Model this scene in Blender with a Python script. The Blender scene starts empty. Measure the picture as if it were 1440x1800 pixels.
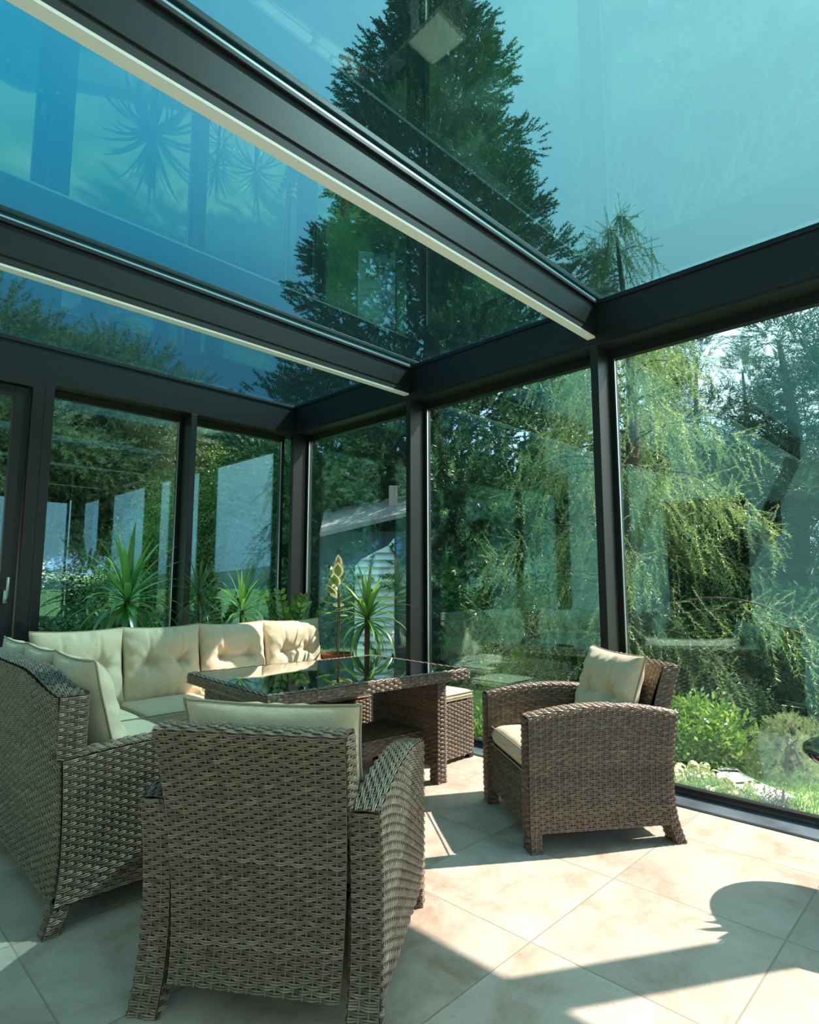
import bpy, math, random
import numpy as np
from mathutils import Matrix, Vector
rng = np.random.default_rng(7); random.seed(7)
SC = bpy.context.scene; COL = SC.collection; PI = math.pi
R = math.radians

# ------------------------------------------------------------------ camera
CH = 1.18; FPX = 1058.0
cam = bpy.data.objects.new('camera', bpy.data.cameras.new('camera')); COL.objects.link(cam); SC.camera = cam
cam.location = (0, 0, CH)
pitch = math.atan(125 / FPX); yaw = R(44.4)
cam.rotation_euler = (PI / 2 + pitch, 0, yaw - PI / 2)
cam.data.sensor_fit = 'HORIZONTAL'; cam.data.sensor_width = 36; cam.data.lens = 36 * FPX / 1440
cam.data.clip_end = 2000

# ------------------------------------------------------------------ sky, sun, exposure
SUN_AZ = R(-31.5); SUN_EL = R(48)
W = bpy.data.worlds.new('world'); SC.world = W; W.use_nodes = True
nt = W.node_tree; bg = nt.nodes['Background']
tcw = nt.nodes.new('ShaderNodeTexCoord'); spw = nt.nodes.new('ShaderNodeSeparateXYZ'); nt.links.new(tcw.outputs['Generated'], spw.inputs[0])
rw = nt.nodes.new('ShaderNodeValToRGB'); nt.links.new(spw.outputs[2], rw.inputs[0])
rw.color_ramp.elements[0].color = (.26, .54, .88, 1); rw.color_ramp.elements[1].color = (.10, 1.45, 2.3, 1)
for ps, c in ((.10, (.22, .54, .98, 1)), (.35, (.20, .66, 1.08, 1)), (.6, (.11, 1.30, 2.1, 1))):
    e = rw.color_ramp.elements.new(ps); e.color = c
dt = nt.nodes.new('ShaderNodeVectorMath'); dt.operation = 'DOT_PRODUCT'; nt.links.new(tcw.outputs['Generated'], dt.inputs[0])
dt.inputs[1].default_value = (math.cos(SUN_AZ) * math.cos(SUN_EL), math.sin(SUN_AZ) * math.cos(SUN_EL), math.sin(SUN_EL))
mrw = nt.nodes.new('ShaderNodeMapRange'); mrw.inputs['From Min'].default_value = .25; mrw.inputs['From Max'].default_value = 1.0; mrw.inputs['To Max'].default_value = 1; nt.links.new(dt.outputs['Value'], mrw.inputs['Value'])
pww = nt.nodes.new('ShaderNodeMath'); pww.operation = 'POWER'; pww.inputs[1].default_value = 1.15; nt.links.new(mrw.outputs[0], pww.inputs[0])
mxw = nt.nodes.new('ShaderNodeMixRGB'); mxw.inputs[2].default_value = (2.5, 3.3, 3.3, 1); nt.links.new(pww.outputs[0], mxw.inputs[0]); nt.links.new(rw.outputs[0], mxw.inputs[1])
nt.links.new(mxw.outputs[0], bg.inputs[0]); bg.inputs[1].default_value = 1.0   # clear sky, paler towards the sun
sl = bpy.data.lights.new('sun', 'SUN'); sl.energy = 14.5; sl.angle = R(0.6); sl.color = (1.0, 0.88, 0.80)
sun = bpy.data.objects.new('sun', sl); COL.objects.link(sun)
sdir = Vector((math.cos(SUN_AZ) * math.cos(SUN_EL), math.sin(SUN_AZ) * math.cos(SUN_EL), math.sin(SUN_EL)))
sun.rotation_euler = sdir.to_track_quat('Z', 'Y').to_euler(); sun.location = sdir * 30
SC.view_settings.view_transform = 'Standard'; SC.view_settings.look = 'None'
SC.view_settings.gamma = 1; SC.view_settings.use_curve_mapping = False
SC.view_settings.exposure = 0.14
SC.cycles.transparent_max_bounces = 24; SC.cycles.max_bounces = 8

# ------------------------------------------------------------------ materials
def newmat(name):
    m = bpy.data.materials.new(name); m.use_nodes = True
    for n in list(m.node_tree.nodes): m.node_tree.nodes.remove(n)
    out = m.node_tree.nodes.new('ShaderNodeOutputMaterial')
    return m, m.node_tree, out
def N(t, kind, **kw):
    n = t.nodes.new(kind)
    for k, v in kw.items():
        if k.startswith('i_'): n.inputs[k[2:].replace('_', ' ')].default_value = v
        else: setattr(n, k, v)
    return n
def principled(name, col, rough=.5, metal=0.0, spec=.5, bump=None, vary=None, coat=0.0):
    m, t, out = newmat(name); p = t.nodes.new('ShaderNodeBsdfPrincipled')
    p.inputs['Base Color'].default_value = (*col, 1); p.inputs['Roughness'].default_value = rough
    p.inputs['Metallic'].default_value = metal; p.inputs['Specular IOR Level'].default_value = spec
    p.inputs['Coat Weight'].default_value = coat
    t.links.new(p.outputs[0], out.inputs[0])
    tc = t.nodes.new('ShaderNodeTexCoord')
    if vary:
        sc, c2 = vary
        n = N(t, 'ShaderNodeTexNoise'); n.inputs['Scale'].default_value = sc; n.inputs['Detail'].default_value = 5
        t.links.new(tc.outputs['Object'], n.inputs['Vector'])
        r = t.nodes.new('ShaderNodeValToRGB'); r.color_ramp.elements[0].position = .35; r.color_ramp.elements[1].position = .68
        r.color_ramp.elements[0].color = (*col, 1); r.color_ramp.elements[1].color = (*c2, 1)
        t.links.new(n.outputs['Fac'], r.inputs[0]); t.links.new(r.outputs[0], p.inputs['Base Color'])
    if bump:
        sc, st = bump
        n = N(t, 'ShaderNodeTexNoise'); n.inputs['Scale'].default_value = sc; n.inputs['Detail'].default_value = 3
        t.links.new(tc.outputs['Object'], n.inputs['Vector'])
        b = t.nodes.new('ShaderNodeBump'); b.inputs['Strength'].default_value = st; b.inputs['Distance'].default_value = .01
        t.links.new(n.outputs['Fac'], b.inputs['Height']); t.links.new(b.outputs[0], p.inputs['Normal'])
    return m
def glass_mat(name, tint, refl, dirt=0.0, rough=0.0, gcol=(.9, 1, .98), dcol=(.75, .8, .78)):
    """tinted pane: each of the two faces transmits sqrt of the tint"""
    m, t, out = newmat(name)
    tr = t.nodes.new('ShaderNodeBsdfTransparent'); tr.inputs[0].default_value = (*[c ** .5 for c in tint], 1)
    gl = t.nodes.new('ShaderNodeBsdfGlossy'); gl.inputs['Roughness'].default_value = rough; gl.inputs['Color'].default_value = (*gcol, 1)
    lw = t.nodes.new('ShaderNodeLayerWeight'); lw.inputs['Blend'].default_value = .35
    mr = t.nodes.new('ShaderNodeMapRange'); mr.inputs['To Min'].default_value = refl; mr.inputs['To Max'].default_value = refl + .45
    pw = N(t, 'ShaderNodeMath', operation='POWER'); pw.inputs[1].default_value = 1.6
    t.links.new(lw.outputs['Facing'], pw.inputs[0]); t.links.new(pw.outputs[0], mr.inputs['Value'])
    mx = t.nodes.new('ShaderNodeMixShader')
    t.links.new(mr.outputs[0], mx.inputs[0]); t.links.new(tr.outputs[0], mx.inputs[1]); t.links.new(gl.outputs[0], mx.inputs[2])
    last = mx
    if dirt:
        tc = t.nodes.new('ShaderNodeTexCoord'); vo = N(t, 'ShaderNodeTexNoise'); vo.inputs['Scale'].default_value = 55; vo.inputs['Detail'].default_value = 2
        t.links.new(tc.outputs['Object'], vo.inputs['Vector'])
        r = t.nodes.new('ShaderNodeMapRange'); r.inputs['From Min'].default_value = .70; r.inputs['From Max'].default_value = .80
        r.inputs['To Min'].default_value = dirt * .25; r.inputs['To Max'].default_value = dirt * 4
        t.links.new(vo.outputs['Fac'], r.inputs['Value'])
        df = t.nodes.new('ShaderNodeBsdfDiffuse'); df.inputs[0].default_value = (*dcol, 1)
        tl = t.nodes.new('ShaderNodeBsdfTranslucent'); tl.inputs[0].default_value = (*dcol, 1)
        ad = t.nodes.new('ShaderNodeMixShader'); t.links.new(df.outputs[0], ad.inputs[1]); t.links.new(tl.outputs[0], ad.inputs[2])
        m2 = t.nodes.new('ShaderNodeMixShader'); t.links.new(r.outputs[0], m2.inputs[0])
        t.links.new(mx.outputs[0], m2.inputs[1]); t.links.new(ad.outputs[0], m2.inputs[2]); last = m2
    t.links.new(last.outputs[0], out.inputs[0]); return m
def leaf_mat(name, dark, mid, light, trans=.35, gloss=.06, rough=.45):
    m, t, out = newmat(name)
    at = N(t, 'ShaderNodeAttribute', attribute_name='tint'); cr = t.nodes.new('ShaderNodeValToRGB')
    e = cr.color_ramp.elements; e[0].color = (*dark, 1); e[1].color = (*light, 1); k = e.new(.5); k.color = (*mid, 1)
    t.links.new(at.outputs['Fac'], cr.inputs[0])
    d = t.nodes.new('ShaderNodeBsdfDiffuse'); tl = t.nodes.new('ShaderNodeBsdfTranslucent'); g = t.nodes.new('ShaderNodeBsdfGlossy')
    g.inputs['Roughness'].default_value = rough
    t.links.new(cr.outputs[0], d.inputs[0]); t.links.new(cr.outputs[0], tl.inputs[0])
    a = t.nodes.new('ShaderNodeMixShader'); a.inputs[0].default_value = trans
    b = t.nodes.new('ShaderNodeMixShader'); b.inputs[0].default_value = gloss
    t.links.new(d.outputs[0], a.inputs[1]); t.links.new(tl.outputs[0], a.inputs[2])
    t.links.new(a.outputs[0], b.inputs[1]); t.links.new(g.outputs[0], b.inputs[2]); t.links.new(b.outputs[0], out.inputs[0])
    return m

M = {}
M['frame'] = principled('anthracite_aluminium', (.008, .0085, .010), .42, .0, .4, bump=(260, .05))
M['frame_in'] = principled('black_gasket', (.006, .006, .007), .6)
M['steel'] = principled('brushed_steel', (.6, .62, .63), .3, 1.0)
M['led'] = principled('led_diffuser', (.75, .76, .74), .5)
M['glass_wall'] = glass_mat('wall_glass', (.92, .95, .92), .10, dirt=.002, gcol=(.50, .90, 1.0))
M['glass_roof'] = glass_mat('roof_glass', (.12, .225, .235), .055, dirt=.030, gcol=(.45, .9, 1.0), dcol=(.40, .78, .80))
M['glass_table'] = principled('black_table_glass', (.004, .005, .006), .02, 0, .9, coat=1.0)
M['plaster'] = principled('cream_render', (.76, .73, .64), .9, bump=(90, .25))
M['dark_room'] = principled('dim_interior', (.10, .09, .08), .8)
M['sill'] = principled('floor_profile', (.16, .20, .24), .35, .3, .5, bump=(60, .12), vary=(5, (.08, .10, .12)))
M['terracotta'] = principled('terracotta', (.22, .07, .035), .7, bump=(60, .2))
M['soil'] = principled('soil', (.03, .02, .012), 1)
M['greypot'] = principled('grey_pot', (.12, .12, .12), .6)
M['wick_dark'] = principled('rattan_backing', (.018, .012, .009), .8)
M['paver'] = principled('stone_paver', (.50, .45, .40), .9, bump=(40, .3), vary=(9, (.45, .41, .36)))
M['bark'] = principled('bark', (.085, .055, .038), .95, bump=(20, .8))
M['red'] = principled('red_canvas', (.22, .012, .015), .9)
M['orange_roof'] = principled('red_roof_tile', (.42, .12, .06), .8, bump=(12, .5))
M['grey_roof'] = principled('grey_shed_roof', (.16, .14, .12), .9, bump=(20, .5), vary=(3, (.24, .22, .20)))
M['siding'] = principled('white_siding', (.72, .74, .74), .7)
M['siding_dark'] = principled('dark_blue_boards', (.05, .075, .09), .8, bump=(30, .3))
M['brick'] = principled('chimney_brick', (.45, .30, .24), .9, bump=(40, .5))
M['hill'] = principled('far_hill', (.10, .16, .12), 1, bump=(.2, .5))
M['flower'] = principled('cream_flower', (.74, .66, .36), .8)

def rattan():
    m, t, out = newmat('rattan_strand'); p = t.nodes.new('ShaderNodeBsdfPrincipled')
    at = N(t, 'ShaderNodeAttribute', attribute_name='tint'); cr = t.nodes.new('ShaderNodeValToRGB')
    e = cr.color_ramp.elements; e[0].color = (.060, .034, .022, 1); e[1].color = (.38, .28, .19, 1); k = e.new(.5); k.color = (.20, .135, .090, 1)
    t.links.new(at.outputs['Fac'], cr.inputs[0]); t.links.new(cr.outputs[0], p.inputs['Base Color'])
    p.inputs['Roughness'].default_value = .36; p.inputs['Specular IOR Level'].default_value = .65
    t.links.new(p.outputs[0], out.inputs[0]); return m
M['rattan'] = rattan()
def fabric():
    m, t, out = newmat('beige_fabric'); p = t.nodes.new('ShaderNodeBsdfPrincipled')
    tc = t.nodes.new('ShaderNodeTexCoord'); mp = t.nodes.new('ShaderNodeMapping'); mp.inputs['Scale'].default_value = (60, 700, 60)
    n = N(t, 'ShaderNodeTexNoise'); n.inputs['Scale'].default_value = 1; n.inputs['Detail'].default_value = 2
    t.links.new(tc.outputs['Object'], mp.inputs[0]); t.links.new(mp.outputs[0], n.inputs['Vector'])
    cr = t.nodes.new('ShaderNodeValToRGB'); e = cr.color_ramp.elements
    e[0].position = .3; e[1].position = .7; e[0].color = (.52, .42, .28, 1); e[1].color = (.68, .56, .39, 1)
    t.links.new(n.outputs['Fac'], cr.inputs[0]); t.links.new(cr.outputs[0], p.inputs['Base Color'])
    n2 = N(t, 'ShaderNodeTexNoise'); n2.inputs['Scale'].default_value = 9; n2.inputs['Detail'].default_value = 2
    t.links.new(tc.outputs['Object'], n2.inputs['Vector'])
    b = t.nodes.new('ShaderNodeBump'); b.inputs['Strength'].default_value = .5; b.inputs['Distance'].default_value = .02
    t.links.new(n2.outputs['Fac'], b.inputs['Height']); t.links.new(b.outputs[0], p.inputs['Normal'])
    p.inputs['Roughness'].default_value = .85; p.inputs['Sheen Weight'].default_value = .15
    t.links.new(p.outputs[0], out.inputs[0]); return m
M['fabric'] = fabric()
M['piping'] = principled('piping', (.34, .27, .17), .8)
def floor_mat():
    m, t, out = newmat('beige_stone_tiles'); p = t.nodes.new('ShaderNodeBsdfPrincipled')
    tc = t.nodes.new('ShaderNodeTexCoord'); T = .6035
    mp = t.nodes.new('ShaderNodeMapping'); mp.inputs['Location'].default_value = (-(1.812 - 3 * T) / T, -(1.217 - 2 * T) / T, 0)
    mp.inputs['Scale'].default_value = (1 / T, 1 / T, 1)
    t.links.new(tc.outputs['Object'], mp.inputs[0])
    sp = t.nodes.new('ShaderNodeSeparateXYZ'); t.links.new(mp.outputs[0], sp.inputs[0])
    ds = []
    for ax in (0, 1):
        f = N(t, 'ShaderNodeMath', operation='FRACT'); t.links.new(sp.outputs[ax], f.inputs[0])
        s = N(t, 'ShaderNodeMath', operation='SUBTRACT'); t.links.new(f.outputs[0], s.inputs[0]); s.inputs[1].default_value = .5
        a = N(t, 'ShaderNodeMath', operation='ABSOLUTE'); t.links.new(s.outputs[0], a.inputs[0]); ds.append(a)
    mxn = N(t, 'ShaderNodeMath', operation='MAXIMUM'); t.links.new(ds[0].outputs[0], mxn.inputs[0]); t.links.new(ds[1].outputs[0], mxn.inputs[1])
    gr = t.nodes.new('ShaderNodeMapRange'); gr.inputs['From Min'].default_value = .4945; gr.inputs['From Max'].default_value = .4965
    t.links.new(mxn.outputs[0], gr.inputs['Value'])
    fl = N(t, 'ShaderNodeVectorMath', operation='FLOOR'); t.links.new(mp.outputs[0], fl.inputs[0])
    wn = N(t, 'ShaderNodeTexWhiteNoise'); t.links.new(fl.outputs[0], wn.inputs['Vector'])
    # per tile offset stone clouding
    off = N(t, 'ShaderNodeVectorMath', operation='MULTIPLY_ADD'); off.inputs[1].default_value = (9, 9, 9)
    t.links.new(wn.outputs['Color'], off.inputs[0]); t.links.new(tc.outputs['Object'], off.inputs[2])
    n = N(t, 'ShaderNodeTexNoise'); n.inputs['Scale'].default_value = 4.2; n.inputs['Detail'].default_value = 12; n.inputs['Roughness'].default_value = .72; n.inputs['Distortion'].default_value = .35
    t.links.new(off.outputs[0], n.inputs['Vector'])
    cr = t.nodes.new('ShaderNodeValToRGB'); e = cr.color_ramp.elements
    e[0].position = .32; e[0].color = (.36, .26, .19, 1); e[1].position = .64; e[1].color = (.58, .49, .42, 1)
    k = e.new(.5); k.color = (.51, .415, .34, 1)
    t.links.new(n.outputs['Fac'], cr.inputs[0])
    hv = t.nodes.new('ShaderNodeHueSaturation'); mr = t.nodes.new('ShaderNodeMapRange'); mr.inputs['To Min'].default_value = .9; mr.inputs['To Max'].default_value = 1.06
    t.links.new(wn.outputs['Value'], mr.inputs['Value']); t.links.new(mr.outputs[0], hv.inputs['Value']); t.links.new(cr.outputs[0], hv.inputs['Color'])
    # small dark pits
    v = N(t, 'ShaderNodeTexNoise'); v.inputs['Scale'].default_value = 60; v.inputs['Detail'].default_value = 4; t.links.new(off.outputs[0], v.inputs['Vector'])
    pr = t.nodes.new('ShaderNodeMapRange'); pr.inputs['From Min'].default_value = .66; pr.inputs['From Max'].default_value = .76; pr.inputs['To Max'].default_value = .45
    t.links.new(v.outputs['Fac'], pr.inputs['Value'])
    m1 = t.nodes.new('ShaderNodeMixRGB'); m1.inputs[2].default_value = (.25, .18, .12, 1); t.links.new(pr.outputs[0], m1.inputs[0]); t.links.new(hv.outputs[0], m1.inputs[1])
    m2 = t.nodes.new('ShaderNodeMixRGB'); m2.inputs[2].default_value = (.33, .28, .22, 1); t.links.new(gr.outputs[0], m2.inputs[0]); t.links.new(m1.outputs[0], m2.inputs[1])
    t.links.new(m2.outputs[0], p.inputs['Base Color']); p.inputs['Roughness'].default_value = .42; p.inputs['Specular IOR Level'].default_value = .4
    iv = N(t, 'ShaderNodeMath', operation='MULTIPLY_ADD'); iv.inputs[1].default_value = -1; iv.inputs[2].default_value = 1; t.links.new(gr.outputs[0], iv.inputs[0])
    b = t.nodes.new('ShaderNodeBump'); b.inputs['Strength'].default_value = .6; b.inputs['Distance'].default_value = .002
    t.links.new(iv.outputs[0], b.inputs['Height']); t.links.new(b.outputs[0], p.inputs['Normal'])
    t.links.new(p.outputs[0], out.inputs[0]); return m
M['floor'] = floor_mat()
def lawn_mat():
    m, t, out = newmat('lawn'); p = t.nodes.new('ShaderNodeBsdfPrincipled'); tc = t.nodes.new('ShaderNodeTexCoord')
    n = N(t, 'ShaderNodeTexNoise'); n.inputs['Scale'].default_value = 1.3; n.inputs['Detail'].default_value = 8; t.links.new(tc.outputs['Object'], n.inputs['Vector'])
    cr = t.nodes.new('ShaderNodeValToRGB'); e = cr.color_ramp.elements
    e[0].position = .35; e[0].color = (.10, .19, .03, 1); e[1].position = .72; e[1].color = (.34, .33, .13, 1); k = e.new(.5); k.color = (.17, .27, .05, 1)
    t.links.new(n.outputs['Fac'], cr.inputs[0]); t.links.new(cr.outputs[0], p.inputs['Base Color']); p.inputs['Roughness'].default_value = .9
    t.links.new(p.outputs[0], out.inputs[0]); return m
M['lawn'] = lawn_mat()
M['lf_sequoia'] = leaf_mat('sequoia_leaf', (.018, .065, .022), (.042, .13, .042), (.12, .27, .07), .3)
M['lf_pine'] = leaf_mat('pine_needle', (.07, .14, .08), (.18, .28, .14), (.40, .50, .24), .35)
M['lf_spruce'] = leaf_mat('spruce_needle', (.012, .040, .022), (.03, .08, .035), (.07, .14, .05), .25)
M['lf_larch'] = leaf_mat('larch_needle', (.07, .15, .05), (.20, .31, .09), (.48, .52, .17), .42)
M['lf_broad'] = leaf_mat('broad_leaf', (.04, .11, .015), (.10, .22, .03), (.30, .42, .07), .45)
M['lf_dark'] = leaf_mat('dark_shrub_leaf', (.012, .04, .012), (.035, .09, .022), (.09, .18, .04), .3)
M['lf_yellow'] = leaf_mat('yellow_green_leaf', (.12, .20, .02), (.30, .38, .05), (.55, .55, .10), .45)
M['lf_yellow2'] = leaf_mat('laurel_leaf', (.05, .14, .02), (.16, .32, .04), (.50, .60, .12), .4, .10, .3)
M['lf_feather'] = leaf_mat('feathery_leaf', (.12, .20, .07), (.26, .34, .13), (.48, .50, .24), .4)
M['lf_purple'] = leaf_mat('purple_leaf', (.03, .015, .02), (.07, .03, .04), (.12, .07, .07), .2)
M['lf_yucca'] = leaf_mat('yucca_leaf', (.03, .12, .03), (.07, .24, .05), (.26, .46, .07), .45, .10, .3)
M['lf_dracaena'] = leaf_mat('dracaena_leaf', (.02, .07, .02), (.05, .14, .04), (.12, .25, .06), .35, .10, .3)
M['lf_zz'] = leaf_mat('zz_leaf', (.02, .09, .01), (.05, .17, .02), (.22, .40, .03), .35, .14, .2)
M['lf_ficus'] = leaf_mat('ficus_leaf', (.30, .40, .14), (.45, .50, .22), (.72, .66, .36), .45, .08, .3)
M['lf_ficus_c'] = leaf_mat('ficus_leaf_centre', (.13, .24, .08), (.20, .32, .12), (.28, .40, .14), .4, .08, .3)
M['lf_ficus_p'] = leaf_mat('ficus_new_leaf', (.45, .28, .16), (.60, .42, .26), (.72, .55, .36), .4, .08, .3)
M['grass'] = leaf_mat('grass_blade', (.07, .18, .02), (.14, .30, .04), (.30, .38, .10), .4)

# ------------------------------------------------------------------ mesh builder
class MB:
    def __init__(s): s.v = []; s.f = []; s.t = []; s.n = 0; s.fm = []
    def add(s, v, f, tint=.5, mi=0):
        v = np.asarray(v, float).reshape(-1, 3)
        f = np.asarray(f, int)
        s.v.append(v); s.f.append(f + s.n); s.fm.append(np.full(len(f), mi)); s.t.append(np.broadcast_to(np.asarray(tint, float), (len(v),)).copy()); s.n += len(v)
        return s
    def box(s, x0, x1, y0, y1, z0, z1, bev=0, mi=0):
        v = [(x, y, z) for z in (z0, z1) for y in (y0, y1) for x in (x0, x1)]
        f = [(0, 2, 3, 1), (4, 5, 7, 6), (0, 1, 5, 4), (2, 6, 7, 3), (0, 4, 6, 2), (1, 3, 7, 5)]
        return s.add(v, f, mi=mi)
    def tube(s, pts, rad, seg=8, tint=.5, closed=False, mi=0):
        pts = np.asarray(pts, float); n = len(pts); rad = np.broadcast_to(np.asarray(rad, float), (n,))
        if closed: tg = np.roll(pts, -1, 0) - np.roll(pts, 1, 0)
        else: tg = np.gradient(pts, axis=0)
        tg /= np.linalg.norm(tg, axis=1)[:, None] + 1e-12
        ref = np.array([0, 0, 1.]) if abs(tg[0][2]) < .9 else np.array([1., 0, 0])
        V = []; a = ref
        for i in range(n):
            a = a - tg[i] * (a @ tg[i]); a /= np.linalg.norm(a) + 1e-12; b = np.cross(tg[i], a)
            for k in range(seg):
                th = 2 * PI * k / seg; V.append(pts[i] + rad[i] * (math.cos(th) * a + math.sin(th) * b))
        F = []
        m = n if closed else n - 1
        for i in range(m):
            j = (i + 1) % n
            for k in range(seg): F.append((i * seg + k, i * seg + (k + 1) % seg, j * seg + (k + 1) % seg, j * seg + k))
        s.add(V, F, tint, mi)
        if not closed:
            for i, d in ((0, -1), (n - 1, 1)):
                c = [pts[i]] + [V[i * seg + k] for k in range(seg)]
                s.add(c, [((0, 1 + k, 1 + (k + 1) % seg) if d > 0 else (0, 1 + (k + 1) % seg, 1 + k)) for k in range(seg)], tint, mi)
        return s
    def grid(s, P, nu, nv, tint=.5, mi=0):
        u = np.linspace(0, 1, nu + 1); v = np.linspace(0, 1, nv + 1); U, Vv = np.meshgrid(u, v, indexing='ij')
        X = P(U.ravel(), Vv.ravel())
        i, j = np.meshgrid(np.arange(nu), np.arange(nv), indexing='ij'); a = (i * (nv + 1) + j).ravel()
        return s.add(X, np.stack([a, a + nv + 1, a + nv + 2, a + 1], 1), tint, mi)
    def lathe(s, prof, seg=32, c=(0, 0), mi=0):
        V = [(c[0] + r * math.cos(2 * PI * k / seg), c[1] + r * math.sin(2 * PI * k / seg), z) for r, z in prof for k in range(seg)]
        F = [(i * seg + k, i * seg + (k + 1) % seg, (i + 1) * seg + (k + 1) % seg, (i + 1) * seg + k) for i in range(len(prof) - 1) for k in range(seg)]
        return s.add(V, F, mi=mi)
    def build(s, name, mat, parent=None, smooth=False, bevel=0):
        me = bpy.data.meshes.new(name)
        V = np.concatenate(s.v); me.vertices.add(len(V)); me.vertices.foreach_set('co', V.astype(np.float32).ravel())
        loops = np.concatenate([f.ravel() for f in s.f]); cnt = np.concatenate([np.full(len(f), f.shape[1]) for f in s.f])
        me.loops.add(len(loops)); me.loops.foreach_set('vertex_index', loops.astype(np.int32))
        me.polygons.add(len(cnt)); st = np.concatenate([[0], np.cumsum(cnt)[:-1]])
        me.polygons.foreach_set('loop_start', st.astype(np.int32)); me.polygons.foreach_set('loop_total', cnt.astype(np.int32))
        me.polygons.foreach_set('use_smooth', np.full(len(cnt), smooth))
        mats = mat if isinstance(mat, (list, tuple)) else [mat]
        for q in mats: me.materials.append(q)
        me.polygons.foreach_set('material_index', np.concatenate(s.fm).astype(np.int32))
        me.update(calc_edges=True); me.validate()
        at = me.attributes.new('tint', 'FLOAT', 'POINT'); at.data.foreach_set('value', np.clip(np.concatenate(s.t), 0, 1).astype(np.float32))
        o = bpy.data.objects.new(name, me); COL.objects.link(o)
        if parent: o.parent = parent
        if bevel:
            b = o.modifiers.new('bevel', 'BEVEL'); b.width = bevel; b.segments = 2; b.limit_method = 'ANGLE'
        return o
def empty(name, loc=(0, 0, 0), rz=0):
    o = bpy.data.objects.new(name, None); COL.objects.link(o); o.location = loc; o.rotation_euler = (0, 0, rz); o.empty_display_size = .1; return o
def tag(o, label, cat, group=None, kind=None):
    o['label'] = label; o['category'] = cat
    if group: o['group'] = group
    if kind: o['kind'] = kind
    return o
def struct(o): o['kind'] = 'structure'; return o
def copy_tree(o, parent=None):
    c = o.copy(); COL.objects.link(c)
    if parent: c.parent = parent
    for ch in o.children: copy_tree(ch, c)
    return c

def patch_normal(P, u, v, e=1e-3):
    a = P(np.clip(u + e, 0, 1), v) - P(np.clip(u - e, 0, 1), v); b = P(u, np.clip(v + e, 0, 1)) - P(u, np.clip(v - e, 0, 1))
    n = np.cross(a, b); return n / (np.linalg.norm(n, axis=1)[:, None] + 1e-12)
def weave(mb, P, lu, lv, row=.0130, half=.030, step=5, back=True, amp=.0032, lift=.0038):
    """real woven strands over a surface P(u,v); strands run along u, stakes along v. normal = du x dv must face outward."""
    rows = max(1, int(round(lv / row))); cols = max(2, int(round(lu / half))); ns = cols * step
    u = np.linspace(0, 1, ns + 1); h = 1.0 / rows
    if back: mb.grid(P, max(2, cols // 2), max(2, rows // 3), 0.0)
    cs = [(-.46, -.001), (-.25, .0018), (-.06, -.001), (.06, -.001), (.25, .0018), (.46, -.001)]
    for r in range(rows):
        ph = math.pi * r; wave = np.tanh(1.8 * np.cos(np.arange(ns + 1) * math.pi / step + ph)) / math.tanh(1.8)
        tr = .5 + .08 * rng.standard_normal(); cols6 = []
        vc = (r + .5) * h
        pinch = .84 + .10 * np.clip(wave, -1, 1)
        for (dv, dz) in cs:
            vv = np.clip(vc + dv * h * pinch, 0, 1)
            X = P(u, vv); n = patch_normal(P, u, vv)
            cols6.append(X + n * (lift + amp * wave + dz)[:, None])
        X = np.stack(cols6, 1).reshape(-1, 3)
        i = np.arange(ns); F = []
        for a in (0, 1, 3, 4): F.append(np.stack([i * 6 + a, (i + 1) * 6 + a, (i + 1) * 6 + a + 1, i * 6 + a + 1], 1))
        seg = rng.standard_normal(cols + 1)[np.minimum((np.arange(ns + 1) // step), cols)] * .11
        mb.add(X, np.concatenate(F), np.repeat(np.clip(tr + seg, .05, 1), 6))
    nvp = max(2, int(lv / .03)); vv = np.linspace(0, 1, nvp + 1)
    for c in range(cols + 1):
        uc = c / cols; w = .0028 / lu
        L = []
        for du in (-w, 0, w):
            uu = np.full(nvp + 1, min(1, max(0, uc + du))); X = P(uu, vv); n = patch_normal(P, uu, vv); L.append(X + n * (lift - .0005 + (.001 if du == 0 else 0)))
        X = np.stack(L, 1).reshape(-1, 3); i = np.arange(nvp)
        mb.add(X, np.concatenate([np.stack([i * 3 + a, (i + 1) * 3 + a, (i + 1) * 3 + a + 1, i * 3 + a + 1], 1)[:, ::-1] for a in (0, 1)]), .42)
def quadP(a, b, c, d):
    """bilinear patch: a (0,0) b (1,0) c (1,1) d (0,1)"""
    a, b, c, d = [np.array(q, float) for q in (a, b, c, d)]
    return lambda u, v: (a * ((1 - u) * (1 - v))[:, None] + b * (u * (1 - v))[:, None] + c * (u * v)[:, None] + d * ((1 - u) * v)[:, None])
def wquad(mb, a, b, c, d, **k):
    lu = (math.dist(a, b) + math.dist(d, c)) / 2; lv = (math.dist(a, d) + math.dist(b, c)) / 2
    weave(mb, quadP(a, b, c, d), lu, lv, **k)
def wbox(mb, x0, x1, y0, y1, z0, z1, faces='xXyYZ', **k):
    if 'y' in faces: wquad(mb, (x0, y0, z0), (x1, y0, z0), (x1, y0, z1), (x0, y0, z1), **k)
    if 'Y' in faces: wquad(mb, (x1, y1, z0), (x0, y1, z0), (x0, y1, z1), (x1, y1, z1), **k)
    if 'x' in faces: wquad(mb, (x0, y1, z0), (x0, y0, z0), (x0, y0, z1), (x0, y1, z1), **k)
    if 'X' in faces: wquad(mb, (x1, y0, z0), (x1, y1, z0), (x1, y1, z1), (x1, y0, z1), **k)
    if 'Z' in faces: wquad(mb, (x0, y0, z1), (x1, y0, z1), (x1, y1, z1), (x0, y1, z1), **k)
    if 'z' in faces: mb.add([(x0, y0, z0), (x1, y0, z0), (x1, y1, z0), (x0, y1, z0)], [(0, 3, 2, 1)], 0)

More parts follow.
